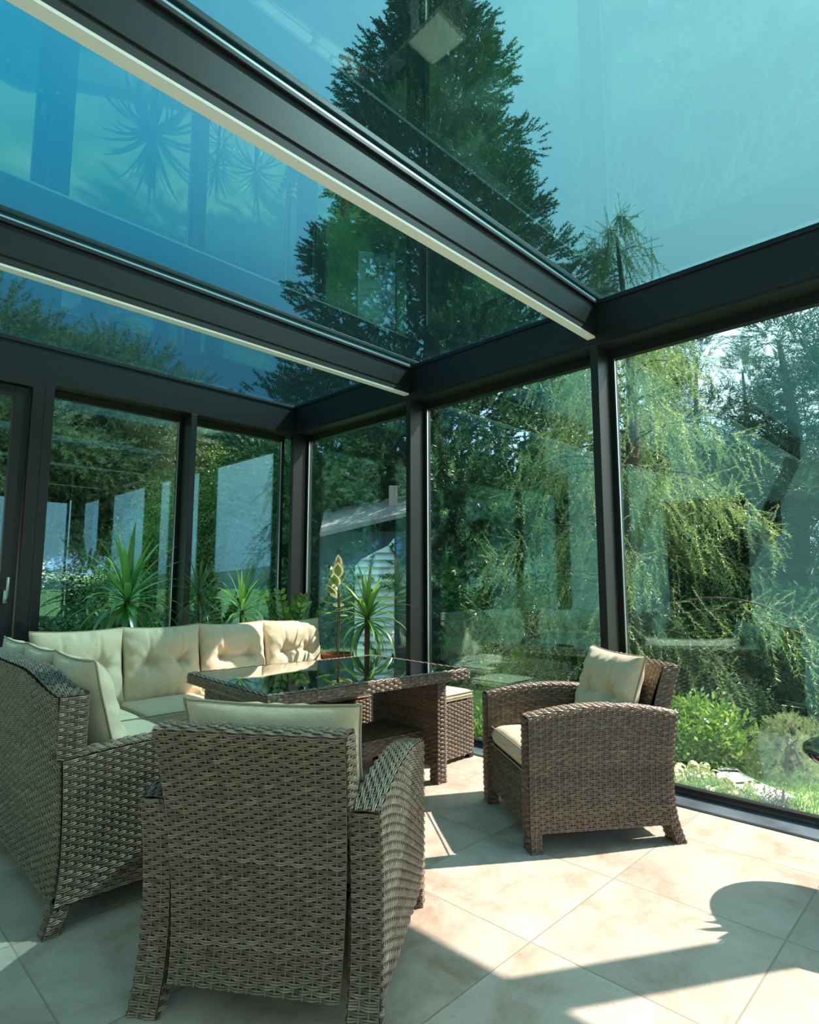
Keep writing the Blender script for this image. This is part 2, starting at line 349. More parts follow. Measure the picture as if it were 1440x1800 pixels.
# ------------------------------------------------------------------ cushions
def cushion_mesh(w, h, t, kind='back', seed=0, n=56):
    """pillow lying in XY, thickness along Z; returns body MB and piping path"""
    r = np.random.default_rng(seed)
    p = np.linspace(-1, 1, n + 1); U, V = np.meshgrid(p, p, indexing='ij'); U = np.sign(U) * np.abs(U) ** .8; V = np.sign(V) * np.abs(V) ** .8
    if kind == 'seat': prof = ((1 - np.abs(U) ** 14) * (1 - np.abs(V) ** 14)).clip(0) ** .5
    else: prof = ((1 - np.abs(U) ** 2.6) * (1 - np.abs(V) ** 2.6)).clip(0) ** .55
    pin = .06 if kind == 'back' else .006
    X = w / 2 * U * (1 - pin * (1 - V ** 2) * 1.0 + 0 * V); Y = h / 2 * V * (1 - pin * (1 - U ** 2))
    top = t / 2 * prof; bot = -t / 2 * prof * (.8 if kind == 'back' else 1)
    if kind == 'back':
        for tu in (-.42, .42):
            du = (U - tu) * w / 2; dv = (V - .02) * h / 2; d = np.hypot(du, dv); ang = np.arctan2(dv, du)
            top -= t * .26 * np.exp(-(d / .045) ** 2) + t * .13 * np.exp(-(d / .12) ** 2)
            fold = np.exp(-((d - .05) / .05) ** 2) * np.sin(ang * 7 + r.uniform(0, 6)) * .0045 + np.exp(-(d / .17) ** 2) * np.sin(ang * 4 + r.uniform(0, 6)) * .005
            top += fold
        for tu in (-.42, .42): top -= .010 * np.exp(-((U - tu) * w / 2 / .010) ** 2) * np.exp(-((V - .5) / .45) ** 2) * prof
        top -= .022 * np.exp(-((V - .02) * h / 2 / .014) ** 2) * np.exp(-(np.maximum(np.abs(U) - .42, 0) * w / 2 / .12) ** 2) * prof
        edge = np.exp(-((1 - np.abs(V)) / .22) ** 2) * (1 - np.exp(-((1 - np.abs(V)) / .04) ** 2))
        top += edge * .0075 * np.sin(U * (16 + r.uniform(-3, 3)) + r.uniform(0, 6) + 2 * np.sin(U * 5)); 
        edge = np.exp(-((1 - np.abs(U)) / .2) ** 2) * (1 - np.exp(-((1 - np.abs(U)) / .04) ** 2))
        top += edge * .0075 * np.sin(V * (15 + r.uniform(-3, 3)) + r.uniform(0, 6)); bot -= edge * .003 * np.sin(V * 14)
    else:
        top += .006 * prof * np.cos(U * 1.4) * np.cos(V * 1.4) + .002 * np.sin(3 * U + 1) * np.sin(2 * V)
    k = n + 1; mb = MB()
    A = np.stack([X, Y, top], -1).reshape(-1, 3); B = np.stack([X, Y, bot], -1).reshape(-1, 3)
    i, j = np.meshgrid(np.arange(n), np.arange(n), indexing='ij'); a = (i * k + j).ravel()
    F = np.stack([a, a + k, a + k + 1, a + 1], 1)
    mb.add(A, F); mb.add(B, F[:, ::-1])
    ring = [(q, 0) for q in range(0, n)] + [(n, q) for q in range(0, n)] + [(q, n) for q in range(n, 0, -1)] + [(0, q) for q in range(n, 0, -1)]
    path = np.array([[X[q], Y[q], (top[q] + bot[q]) / 2] for q in ring])
    path[:, :2] *= 1.004
    return mb, path
def cushion(name, w, h, t, kind, seed, loc, rot, label, cat, group):
    mb, path = cushion_mesh(w, h, t, kind, seed)
    root = empty(name, loc); root.rotation_euler = rot
    tag(root, label, cat, group)
    c = mb.build('cover', M['fabric'], root, smooth=True)
    if kind == 'seat':
        for dz in (t / 2 - .012, -t / 2 + .012):
            q = path.copy(); q[:, 2] = dz; q[:, :2] *= .997; MB().tube(q, .0035, 6, closed=True).build('piping', M['piping'], root, smooth=True)
    else: MB().tube(path, .0045, 6, closed=True).build('piping', M['piping'], root, smooth=True)
    return root
def place_cushion(root, frame, off, rot_local):
    """frame: (loc, rz) of the seat; off/rot in that frame"""
    (lx, ly, lz), rz = frame
    Mx = Matrix.Translation((lx, ly, lz)) @ Matrix.Rotation(rz, 4, 'Z') @ Matrix.Translation(off) @ rot_local
    root.matrix_world = Mx; root.location, q, _ = Mx.decompose(); root.rotation_euler = q.to_euler()

# ================================================================== SETTING
XB, YA = 3.40, 4.95; FD = .21; ZB, ZT = 2.655, 2.95
XH, YS = -1.6, -1.55           # house wall, south glass wall
struct(MB().box(XH - .2, XB + .22, YS - .1, YA + .22, -.12, 0).build('floor', M['floor']))
# threshold profile under the glass
mb = MB(); mb.box(XB + .005, XB + .20, YS, YA, 0.0, .012); mb.box(XB + .185, XB + .225, YS, YA, 0, .035)
o = struct(mb.build('trim_1', M['sill'], bevel=.003))
mb = MB(); mb.box(XH, XB + .2, YA + .02, YA + .22, 0, .03); o = struct(mb.build('trim_2', M['frame'], bevel=.003))
# girders on top of the glass walls
def girder(name, x0, x1, y0, y1, inner):
    mb = MB(); mb.box(x0, x1, y0, y1, ZB, ZT); o = struct(mb.build(name, M['frame'], bevel=.004))
    return o
girder('trim_3', XB, XB + FD, YS, YA + FD, 'x'); girder('trim_4', XH, XB, YA, YA + FD, 'y'); girder('trim_5', XH, XB, YS - FD, YS, 'y')
# shadow grooves and cover strips on the girders
struct(MB().box(XB - .012, XB, YS, YA, ZT - .035, ZT - .012).build('trim_6', M['frame'], bevel=.002))
struct(MB().box(XH, XB - .012, YA - .012, YA, ZT - .035, ZT - .012).build('trim_7', M['frame'], bevel=.002))
struct(MB().box(XB - .006, XB, YS, YA, ZB + .02, ZB + .075).build('trim_8', M['frame'], bevel=.002))
# posts (fins)
k = 9
for y in (YS - .0, -.14, 1.69, 3.32, YA):
    struct(MB().box(XB, XB + FD, y, y + .05, 0.012, ZB).build('trim_%d' % k, M['frame'], bevel=.003)); k += 1
for x in (2.33,):
    struct(MB().box(x, x + .055, YA, YA + FD, 0.0, ZB).build('trim_%d' % k, M['frame'], bevel=.003)); k += 1
for x in (XH, .0, 1.7):
    struct(MB().box(x, x + .05, YS - FD, YS, 0, ZB).build('trim_%d' % k, M['frame'], bevel=.003)); k += 1
# glazed bays: frame + pane
nwin = [0]
def window(ax, a, b, plane, z0=.035, z1=None, fr=.028, d=.05):
    z1 = z1 or ZB; nwin[0] += 1
    root = struct(empty('window_%d' % nwin[0], ((plane if ax == 'x' else (a + b) / 2), ((a + b) / 2 if ax == 'x' else plane), 0)))
    ox, oy = root.location.x, root.location.y
    mb = MB()
    def bx(m, p0, p1, q0, q1, off0, off1):
        if ax == 'x': m.box(plane + off0 - ox, plane + off1 - ox, p0 - oy, p1 - oy, q0, q1)
        else: m.box(p0 - ox, p1 - ox, plane + off0 - oy, plane + off1 - oy, q0, q1)
    bx(mb, a, a + fr, z0, z1, -d / 2, d / 2); bx(mb, b - fr, b, z0, z1, -d / 2, d / 2)
    bx(mb, a + fr, b - fr, z0, z0 + .02, -d / 2, d / 2); bx(mb, a + fr, b - fr, z1 - .05, z1, -d / 2, d / 2)
    mb.build('window_frame', M['frame'], root)
    g = MB(); bx(g, a + fr, b - fr, z0 + .02, z1 - .05, -.006, .006); g.build('glass_pane', M['glass_wall'], root)
    s = MB(); bx(s, a + fr - .001, a + fr + .004, z0 + .02, z1 - .05, -.02, -.007); bx(s, b - fr - .004, b - fr + .001, z0 + .02, z1 - .05, -.02, -.007)
    s.build('glazing_bead', M['steel'], root)
    return root
PX = XB + .185; PY = YA + .185
for a, b in ((YS + .05, -.14), (-.09, 1.69), (1.74, 3.32), (3.37, YA)): window('x', a, b, PX)
for a, b in ((2.385, XB), (1.20, 2.33)): window('y', a, b, PY)
for a, b in ((XH + .05, 0), (.05, 1.7), (1.75, XB)): window('y', a, b, YS - .1)
# door leaf in the left wall
door = struct(empty('door_1', (.1, YA, 0)))
mb = MB(); mb.box(1.02, 1.10, .0, FD, 0, ZB); mb.box(-1.7, -1.62, 0, FD, 0, ZB); mb.box(-1.62, 1.02, 0, FD, ZB - .05, ZB)
mb.build('door_frame', M['frame'], door, bevel=.003)
mb = MB(); mb.box(.915, 1.01, .03, .10, .03, ZB - .055); mb.box(-.4, -.3, .03, .10, .03, ZB - .055); mb.box(-.3, .915, .03, .10, .03, .12); mb.box(-.3, .915, .03, .10, ZB - .14, ZB - .055)
leaf = mb.build('door_leaf', M['frame'], door, bevel=.003)
MB().box(-.3, .915, .055, .067, .12, ZB - .14).build('glass_pane', M['glass_wall'], door)
MB().box(-1.62, -.4, .12, .132, .03, ZB - .06).build('glass_pane', M['glass_wall'], door)
mb = MB(); mb.box(.938, .962, -.002, .03, 1.04, 1.13); mb.tube([(.95, -.002, 1.07), (.95, -.035, 1.07), (.95, -.045, 1.085), (.95, -.045, 1.22)], .010, 10)
mb.build('door_handle', M['steel'], door, smooth=True)
MB().box(1.10, 1.165, 0.0, FD, 0, ZB).build('side_post', M['frame'], door, bevel=.003)

# roof: beams, LED strips and glass
ceil = struct(empty('ceiling', (0, 0, ZT)))
def rbox(nm, x0, x1, y0, y1, z0, z1, m, bev=0): return MB().box(x0, x1, y0, y1, z0 - ZT, z1 - ZT).build(nm, M[m], ceil, bevel=bev)
beams = (-.14, 1.69, 3.32)
for y in beams:
    rbox('roof_beam', XH, XB, y, y + .055, 2.755, ZT, 'frame', .003)
    rbox('beam_slot', XH, XB - .01, y + .006, y + .055, 2.712, 2.755, 'frame_in')
    rbox('led_strip', XH, XB - .012, y + .004, y + .056, 2.700, 2.712, 'led')
    rbox('glazing_bead', XH, XB - .012, y - .014, y, ZT - .034, ZT - .014, 'frame', .003)
    rbox('glazing_bead', XH, XB - .012, y - .008, y, ZT - .010, ZT, 'steel')
    rbox('glazing_bead', XH, XB - .012, y + .055, y + .069, ZT - .034, ZT - .012, 'frame', .003)
ys = [YS] + [b for b in beams] + [YA]
for i in range(len(ys) - 1):
    a = ys[i] + (.055 if i else 0); b = ys[i + 1]
    rbox('glass_pane', XH, XB + .0, a, b, ZT - .006, ZT + .018, 'glass_roof')
for y in beams: rbox('cap_rail', XH, XB + .1, y - .01, y + .065, ZT + .02, ZT + .05, 'frame', .004)

# house wall behind the camera, with an opening to a dim room
mb = MB()
O0, O1, OZ = 2.35, 3.5, 2.35
mb.box(XH - .25, XH, YS - .3, O0, 0, 6.0); mb.box(XH - .25, XH, O1, YA + .4, 0, 6.0); mb.box(XH - .25, XH, O0, O1, OZ, 6.0)
struct(mb.build('wall_back', M['plaster']))
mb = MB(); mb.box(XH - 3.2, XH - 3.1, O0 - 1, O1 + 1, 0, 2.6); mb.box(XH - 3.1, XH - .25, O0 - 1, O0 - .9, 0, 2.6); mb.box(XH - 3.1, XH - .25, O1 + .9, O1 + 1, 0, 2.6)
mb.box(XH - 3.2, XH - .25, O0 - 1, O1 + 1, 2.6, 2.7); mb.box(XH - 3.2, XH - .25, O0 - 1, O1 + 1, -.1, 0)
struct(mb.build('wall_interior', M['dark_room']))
wl = empty('wall_lamp', (XH + .001, 2.03, 2.02)); tag(wl, 'black angular wall lamp on the cream house wall, seen mirrored in the glass', 'wall lamp')
MB().add([(0, -.08, -.22), (0, .08, -.22), (.13, .07, -.15), (.13, -.07, -.15), (0, -.08, .22), (0, .08, .22), (.13, .07, .15), (.13, -.07, .15)],
         [(0, 1, 2, 3), (7, 6, 5, 4), (0, 3, 7, 4), (1, 5, 6, 2), (3, 2, 6, 7), (0, 4, 5, 1)]).build('lamp_body', M['frame'], wl, bevel=.003)
MB().box(.128, .134, -.05, .05, -.02, .06).build('lamp_lens', M['led'], wl)

# garden ground, terrace, far hills
GZ = -.2
gx, gy = np.meshgrid(np.linspace(-1, 1, 2), np.linspace(-1, 1, 2), indexing='ij')
struct(MB().add([(-150, -150, GZ), (150, -150, GZ), (150, 150, GZ), (-150, 150, GZ)], [(0, 1, 2, 3)]).build('ground', M['lawn']))
struct(MB().box(XH - 8, 9, YS - 6, YS - .25, GZ - .05, -.02).build('terrace', M['floor']))
mb = MB(); pts = []
a = np.linspace(0, 2 * PI, 120)
hh = 2.0 + 2.5 * np.abs(np.sin(a * 3.1) * np.sin(a * 1.7 + 1)) + .5 * np.sin(a * 13)
rr = 140
V = np.concatenate([np.stack([np.cos(a) * rr, np.sin(a) * rr, a * 0 + GZ], 1), np.stack([np.cos(a) * (rr + 6), np.sin(a) * (rr + 6), hh * 1.8], 1), np.stack([np.cos(a) * (rr + 30), np.sin(a) * (rr + 30), a * 0 - 2], 1)])
i = np.arange(119); struct(mb.add(V, np.concatenate([np.stack([i, i + 1, i + 121, i + 120], 1), np.stack([i + 120, i + 121, i + 241, i + 240], 1)])).build('hills', M['hill'], smooth=True))

# ================================================================== ARMCHAIRS
def chair_yb(z):
    z = np.asarray(z, float)
    return np.where(z > .24, -.335 - .045 * ((z - .24) / .36) ** 2, -.335 - .045 * ((.24 - z) / .24) ** 2)
def arm_top(y): return .572 + .045 * (1 - (np.asarray(y) / .38) ** 2)
def make_chair():
    root = empty('rattan_armchair')
    for s in (-1, 1):
        xo, xi = .35 * s, .268 * s
        mb = MB()
        def side(x, flip):
            def P(u, v):
                if flip: u = 1 - u
                zb = .085; y0 = .36
                # first guess of y, then top by arch
                yb = chair_yb(zb + v * .5); y = yb + (y0 - yb) * u; z = zb + (arm_top(y) - zb) * v
                yb = chair_yb(z); y = yb + (y0 - yb) * u
                return np.stack([np.full_like(y, x), y, z], 1)
            return P
        # outward normals: +x side for s=1 outer
        weave(mb, side(xo, s < 0), .74, .51)
        weave(mb, side(xi, s > 0), .74, .51)
        xa, xb = min(xo, xi), max(xo, xi)
        def topP(u, v):
            y = -.376 + .736 * u; x = xb + (xa - xb) * v; return np.stack([x, y, arm_top(y) + .002 - .004 * np.abs(2 * v - 1) ** 4], 1)
        weave(mb, topP, .76, .085, )
        wquad(mb, (xb, .36, .085), (xa, .36, .085), (xa, .36, .572), (xb, .36, .572))
        def backP(u, v): z = .085 + .485 * v; return np.stack([xa + (xb - xa) * u, chair_yb(z), z], 1)
        weave(mb, backP, .085, .49)
        mb.build('armrest', [M['rattan']], root, smooth=True)
        # legs
        lg = MB(); wbox(lg, xa, xb, .31, .358, 0, .085, 'xXyY'); lg.build('leg', M['rattan'], root, smooth=True)
        lg = MB()
        def q(y0t, y1t, y0b, y1b):
            wquad(lg, (xa, y0b, 0), (xb, y0b, 0), (xb, y0t, .085), (xa, y0t, .085)); wquad(lg, (xb, y1b, 0), (xa, y1b, 0), (xa, y1t, .085), (xb, y1t, .085))
            wquad(lg, (xa, y1b, 0), (xa, y0b, 0), (xa, y0t, .085), (xa, y1t, .085)); wquad(lg, (xb, y0b, 0), (xb, y1b, 0), (xb, y1t, .085), (xb, y0t, .085))
        q(float(chair_yb(.085)), -.31, -.385, -.34); lg.build('leg', M['rattan'], root, smooth=True)
    # backrest
    mb = MB(); ZBK = .778
    hw = lambda z: .246 + .030 * np.clip((z - .1) / .7, 0, 1)
    def rear(u, v): z = .085 + (ZBK - .085) * v; return np.stack([(2 * u - 1) * hw(z), chair_yb(z) - .012, z], 1)
    weave(mb, rear, .56, .72)
    def front(u, v): z = .25 + (ZBK - .25) * v; return np.stack([(1 - 2 * u) * hw(z), chair_yb(z) + .075 + .05 * (1 - v), z], 1)
    weave(mb, front, .54, .53)
    def topb(u, v): x = (2 * u - 1) * .276; yb = float(chair_yb(ZBK)); return np.stack([x, yb - .012 + .087 * v, ZBK + .003 - .006 * np.abs(2 * v - 1) ** 4 + 0 * u], 1)
    weave(mb, topb, .6, .087)
    for s in (-1, 1):
        def sd(u, v, s=s):
            z = .50 + (ZBK - .50) * v; w = u if s > 0 else 1 - u
            return np.stack([s * hw(z), chair_yb(z) - .012 + .087 * w, z], 1)
        weave(mb, sd, .087, .3)
    mb.build('backrest', M['rattan'], root, smooth=True)
    mb = MB(); wquad(mb, (.268, .34, .085), (-.268, .34, .085), (-.268, .34, .305), (.268, .34, .305)); mb.box(-.266, .266, -.28, .338, .285, .303)
    mb.box(-.24, .24, -.28, -.27, .1, .285)
    mb.build('seat_base', M['rattan'], root, smooth=False)
    return root
CH1 = ((1.26, 1.735, 0), R(34 - 90)); CH2 = ((2.856, 1.64, 0), R(144 - 90))
c1 = make_chair(); c1.location = CH1[0]; c1.rotation_euler = (0, 0, CH1[1])
tag(c1, 'brown woven rattan armchair in the foreground seen from behind, back turned to the camera', 'armchair')
c2 = copy_tree(c1); c2.location = CH2[0]; c2.rotation_euler = (0, 0, CH2[1])
c1['group'] = c2['group'] = 'rattan armchairs'; c2['label'] = 'brown woven rattan armchair standing side-on in the sun by the glass wall'; 
RX = lambda d: Matrix.Rotation(R(d), 4, 'X'); RZ = lambda d: Matrix.Rotation(R(d), 4, 'Z'); RY = lambda d: Matrix.Rotation(R(d), 4, 'Y')
for fr, who, sd in ((CH1, 'foreground armchair seen from behind', 3), (CH2, 'sunlit armchair by the glass wall', 9)):
    o = cushion('seat_cushion', .53, .60, .115, 'seat', sd, (0, 0, 0), (0, 0, 0), 'flat beige seat cushion in the ' + who, 'cushion', 'armchair seat cushions'); place_cushion(o, fr, (0, .045, .363), Matrix())
    o = cushion('back_cushion', .56, .46, .21, 'back', sd + 1, (0, 0, 0), (0, 0, 0), 'puffy beige back cushion with piping in the ' + who, 'cushion', 'armchair back cushions'); place_cushion(o, fr, (-.01, -.195, .610), RX(-72) @ RZ(180))

# ================================================================== CORNER SOFA
SF = ((.73, 4.33, 0), R(-1)); sofa = empty('corner_sofa', SF[0], SF[1])
tag(sofa, 'L-shaped woven rattan corner sofa along the glass wall with beige cushions', 'sofa')
LE = -1.93; LX = 2.36; BH = .79
def sx(z): z = np.asarray(z, float); return np.where(z > .24, .03 - .03 * ((z - .24) / .5) ** 2, .03 - .04 * ((.24 - z) / .24) ** 2)
mb = MB()
def outer(u, v): z = .09 + (BH - .09) * v; return np.stack([sx(z), LE + .004 - (LE) * (1 - u) - 0 * u + 0, z], 1)
def bh(y): q = np.clip((y - LE) / .55, 0, 1); return BH - .012 + .055 * q * q * (3 - 2 * q)
def outerL(u, v):
    y = 0 + LE * u; z = .09 + (bh(y) - .09) * v; return np.stack([sx(z), y, z], 1)
weave(mb, outerL, 1.93, .70, step=5)
def topL(u, v): y = LE + (0 - LE) * u; return np.stack([.095 - .095 * v, y, bh(y) + .002 - .004 * np.abs(2 * v - 1) ** 4], 1)
weave(mb, topL, 1.93, .095, step=5)
wquad(mb, (.0, LE, .56), (.095, LE, .56), (.095, LE, BH - .012), (0, LE, BH - .012))
mb.grid(quadP((.095, LE, .28), (.095, -.1, .28), (.095, -.1, BH), (.095, LE, BH)), 2, 2, 0.1)
mb.build('backrest', M['rattan'], sofa, smooth=True)
mb = MB()
wbox(mb, .0, LX, -.095, 0, .09, BH, 'XYZy', step=4)
mb.build('backrest', M['rattan'], sofa, smooth=True)
mb = MB()
def endp(u, v):
    z = .09 + (.473 + .02 * np.sin(u * PI)) * v; x0 = sx(z); return np.stack([x0 + (.80 - x0) * u, np.full_like(z, LE - .012) - .03 * np.clip((.24 - z) / .24, 0, 1) ** 2, z], 1)
weave(mb, endp, .80, .47)
def endt(u, v): return np.stack([.0 + .80 * u, LE - .012 + .10 * v, .565 + .02 * np.sin(u * PI)], 1)
weave(mb, endt, .80, .10)
wquad(mb, (.80, LE - .012, .09), (.80, LE + .088, .09), (.80, LE + .088, .56), (.80, LE - .012, .56))
mb.grid(quadP((.80, LE + .088, .28), (.1, LE + .088, .28), (.1, LE + .088, .56), (.80, LE + .088, .56)), 2, 2, .1)
mb.build('armrest', M['rattan'], sofa, smooth=True)
mb = MB(); wquad(mb, (.76, LE + .09, .09), (.76, -.76, .09), (.76, -.76, .31), (.76, LE + .09, .31)); wquad(mb, (.76, -.76, .09), (LX, -.76, .09), (LX, -.76, .31), (.76, -.76, .31))
wquad(mb, (LX, -.76, .09), (LX, -.095, .09), (LX, -.095, .31), (LX, -.76, .31))
mb.box(.095, .755, LE + .09, -.755, .29, .309); mb.box(.095, LX - .004, -.755, -.095, .29, .309)
mb.build('seat_base', M['rattan'], sofa, smooth=True)
for x, y in ((.02, LE - .01), (.74, LE - .01), (.72, -.75), (.02, -.06), (LX - .05, -.06), (LX - .05, -.75)):
    lg = MB(); dx = -.035 if x < .1 else 0; dy = -.02 if y < -1.5 else 0
    a = [(x + dx, y + dy, 0), (x + .045 + dx, y + dy, 0), (x + .045 + dx, y + .045 + dy, 0), (x + dx, y + .045 + dy, 0)]; b = [(x, y, .095), (x + .055, y, .095), (x + .055, y + .05, .095), (x, y + .05, .095)]
    for i in range(4): j = (i + 1) % 4; wquad(lg, a[i], a[j], b[j], b[i])
    lg.build('leg', M['rattan'], sofa, smooth=True)
for i, nm in enumerate(('in the sofa corner, left of the row', 'second from the sofa corner', 'third from the sofa corner, half in the sun', 'at the far right end of the sofa, lit by the sun')):
    o = cushion('back_cushion', .535, .50, .20, 'back', 20 + i, (0, 0, 0), (0, 0, 0), 'tufted beige back cushion ' + nm, 'cushion', 'back cushions along the sofa')
    place_cushion(o, SF, (.56 + .522 * i, -.205, .645), RX(-102) @ RZ(180) @ RY(180) if False else RX(78))
for i, (yy, nm) in enumerate(((-1.58, 'nearest the camera on the left wing of the sofa'), (-1.08, 'in the middle of the left wing of the sofa'), (-.60, 'farthest back on the left wing of the sofa'))):
    o = cushion('back_cushion', .53, .52, .23, 'back', 30 + i, (0, 0, 0), (0, 0, 0), 'tufted beige back cushion ' + nm, 'cushion', 'back cushions on the left wing')
    place_cushion(o, SF, (.205, yy, .635), RZ(90) @ RX(74) @ RZ(0))
for i in range(3):
    o = cushion('seat_cushion', .53, .60, .12, 'seat', 40 + i, (0, 0, 0), (0, 0, 0), ('flat beige seat cushion on the back row of the sofa, ' + ('nearest the corner', 'in the middle', 'at the right end')[i]), 'cushion', 'sofa seat cushions')
    place_cushion(o, SF, (1.04 + .535 * i, -.46, .372), Matrix())
o = cushion('seat_cushion', .62, .61, .12, 'seat', 44, (0, 0, 0), (0, 0, 0), 'flat beige seat cushion in the inside corner of the sofa', 'cushion', 'sofa seat cushions'); place_cushion(o, SF, (.455, -.455, .372), Matrix())
for i, (yy, nm) in enumerate(((-1.06, 'middle'), (-1.57, 'near end'))):
    o = cushion('seat_cushion', .62, .52 if i == 0 else .50, .12, 'seat', 46 + i, (0, 0, 0), (0, 0, 0), 'flat beige seat cushion on the left wing of the sofa, ' + nm, 'cushion', 'sofa seat cushions'); place_cushion(o, SF, (.455, yy + (0 if i == 0 else -.005), .372), Matrix())

# ================================================================== TABLE
TX0, TX1, TY0, TY1, TZ = -.66, .66, -.47, .47, .672
table = empty('dining_table', (2.243, 2.83, 0), R(-4.6)); tag(table, 'woven rattan dining table with a black glass top in front of the sofa', 'table')
mb = MB(); wbox(mb, TX0, TX1, TY0, TY1, TZ - .055, TZ - .004, 'xXyYz'); 
for a, b, c, d in (((TX0, TY0), (TX1, TY0), (TX1 - .03, TY0 + .03), (TX0 + .03, TY0 + .03)), ((TX1, TY0), (TX1, TY1), (TX1 - .03, TY1 - .03), (TX1 - .03, TY0 + .03)),
                   ((TX1, TY1), (TX0, TY1), (TX0 + .03, TY1 - .03), (TX1 - .03, TY1 - .03)), ((TX0, TY1), (TX0, TY0), (TX0 + .03, TY0 + .03), (TX0 + .03, TY1 - .03))):
    wquad(mb, (*a, TZ - .003), (*b, TZ - .003), (*c, TZ - .003), (*d, TZ - .003))
mb.build('tabletop_rim', M['rattan'], table, smooth=True)
MB().box(TX0 + .022, TX1 - .022, TY0 + .022, TY1 - .022, TZ - .012, TZ + .004).build('glass_top', M['glass_table'], table, bevel=.002)
for s in (-1, 1):
    mb = MB(); xa = .585 * s - .035; wbox(mb, xa, xa + .07, -.31, .31, .11, TZ - .055, 'xXyY', step=5); mb.build('leg_panel', M['rattan'], table, smooth=True)
    for y in (-.31, .25):
        lg = MB(); wbox(lg, xa, xa + .07, y, y + .06, 0, .11, 'xXyY'); lg.build('foot', M['rattan'], table, smooth=True)
mb = MB(); wbox(mb, -.55, .55, -.18, .18, .20, .29, 'yYZz', step=5); mb.build('shelf', M['rattan'], table, smooth=True)

# ================================================================== OTTOMANS
def make_ottoman():
    r = empty('rattan_ottoman'); mb = MB(); s = .17; wbox(mb, -s, s, -s, s, .03, .385, 'xXyYZz'); mb.build('body', M['rattan'], r, smooth=True)
    for x in (-s, s - .04):
        for y in (-s, s - .04):
            MB().box(x, x + .04, y, y + .04, 0, .032).build('foot', M['wick_dark'], r)
    return r
ot = make_ottoman(); ot.location = (3.20, 2.86, 0)
tag(ot, 'square woven rattan ottoman right of the table by the glass wall', 'ottoman', 'rattan ottomans by the table')
o = cushion('ottoman_cushion', .345, .345, .06, 'seat', 60, (0, 0, 0), (0, 0, 0), 'square beige pad on the ottoman right of the table', 'cushion', 'ottoman pads'); o.location = (3.20, 2.86, .42)
ot2 = copy_tree(ot); ot2.location = (2.72, 3.38, 0); ot2['label'] = 'square woven rattan ottoman behind the table near the sofa'
o = cushion('ottoman_cushion', .345, .345, .06, 'seat', 61, (0, 0, 0), (0, 0, 0), 'square beige pad on the ottoman behind the table', 'cushion', 'ottoman pads'); o.location = (2.72, 3.38, .42)

# ================================================================== ROUND SIDE TABLE
rt = empty('round_side_table', (2.98, .34, 0)); tag(rt, 'round hourglass rattan side table with a glossy black glass top at the right edge', 'side table')
mb = MB()
def prof(v): return .15 + .115 * (np.abs(v - .5) / .5) ** 1.9
def hour(u, v): a = 2 * PI * u; r = prof(v); return np.stack([r * np.cos(a), r * np.sin(a), .01 + .49 * v], 1)
weave(mb, hour, 1.3, .5); mb.build('pedestal', M['rattan'], rt, smooth=True)
MB().lathe([(0, .49), (.262, .49), (.292, .50), (.303, .515), (.30, .53), (.285, .54), (.265, .542), (0, .542)], 48).build('glass_top', M['glass_table'], rt, smooth=True)

# ================================================================== PLANT HELPERS
def unit(v): return v / (np.linalg.norm(v, axis=-1, keepdims=True) + 1e-12)
def scatter(mb, TV, TF, pos, dirs, scale, tint, roll=None, mi=0):
    """copies of a small template (its x axis along dirs) merged into one mesh"""
    m = len(pos); d = unit(np.asarray(dirs, float)); rnd = rng.standard_normal((m, 3)) if roll is None else roll
    b = unit(np.cross(d, rnd)); c = np.cross(d, b)
    Mx = np.stack([d, b, c], 2)                                   # columns
    V = np.einsum('mij,nj->mni', Mx, TV) * np.asarray(scale).reshape(-1, 1, 1) + np.asarray(pos)[:, None, :]
    F = TF[None] + (np.arange(m) * len(TV))[:, None, None]
    mb.add(V.reshape(-1, 3), F.reshape(-1, TF.shape[1]), np.repeat(np.broadcast_to(tint, (m,)), len(TV)), mi)
def needle_spray(n=26, width=.03, spread=.33, ln=.5, seed=1):
    r = np.random.default_rng(seed); V = []; F = []
    for i in range(n):
        x = r.uniform(0, .9); a = r.uniform(0, 2 * PI); L = ln * (1 - .4 * x) * r.uniform(.7, 1.2)
        d = np.array([.75, math.cos(a) * spread * 2, math.sin(a) * spread * 2]); d /= np.linalg.norm(d)
        p = np.array([x, 0, 0]); s = np.cross(d, r.standard_normal(3)); s /= np.linalg.norm(s)
        V += [p - s * width / 2, p + s * width / 2, p + d * L]; F.append((3 * i, 3 * i + 1, 3 * i + 2))
    return np.array(V), np.array(F)
def leaf_cluster(n=18, sz=.22, seed=2, asp=.5):
    r = np.random.default_rng(seed); V = []; F = []
    for i in range(n):
        p = r.standard_normal(3); p = p / np.linalg.norm(p) * r.uniform(.2, .6); d = unit(p + r.standard_normal(3) * .5); s = unit(np.cross(d, r.standard_normal(3)))
        L = sz * r.uniform(.7, 1.3)
        V += [p, p + d * L * .5 + s * L * asp / 2, p + d * L, p + d * L * .5 - s * L * asp / 2]; F.append((4 * i, 4 * i + 1, 4 * i + 2, 4 * i + 3))
    return np.array(V), np.array(F)
def hang_spray(n=54, seed=3):
    """a hanging twig: x is down; short needles around"""
    r = np.random.default_rng(seed); V = []; F = []
    for i in range(n):
        x = i / n; a = r.uniform(0, 2 * PI); L = .085 * r.uniform(.7, 1.2); d = unit(np.array([.7, math.cos(a), math.sin(a)])); p = np.array([x, 0, 0]); s = unit(np.cross(d, r.standard_normal(3))) * .011
        V += [p - s, p + s, p + d * L]; F.append((3 * i, 3 * i + 1, 3 * i + 2))
    return np.array(V), np.array(F)
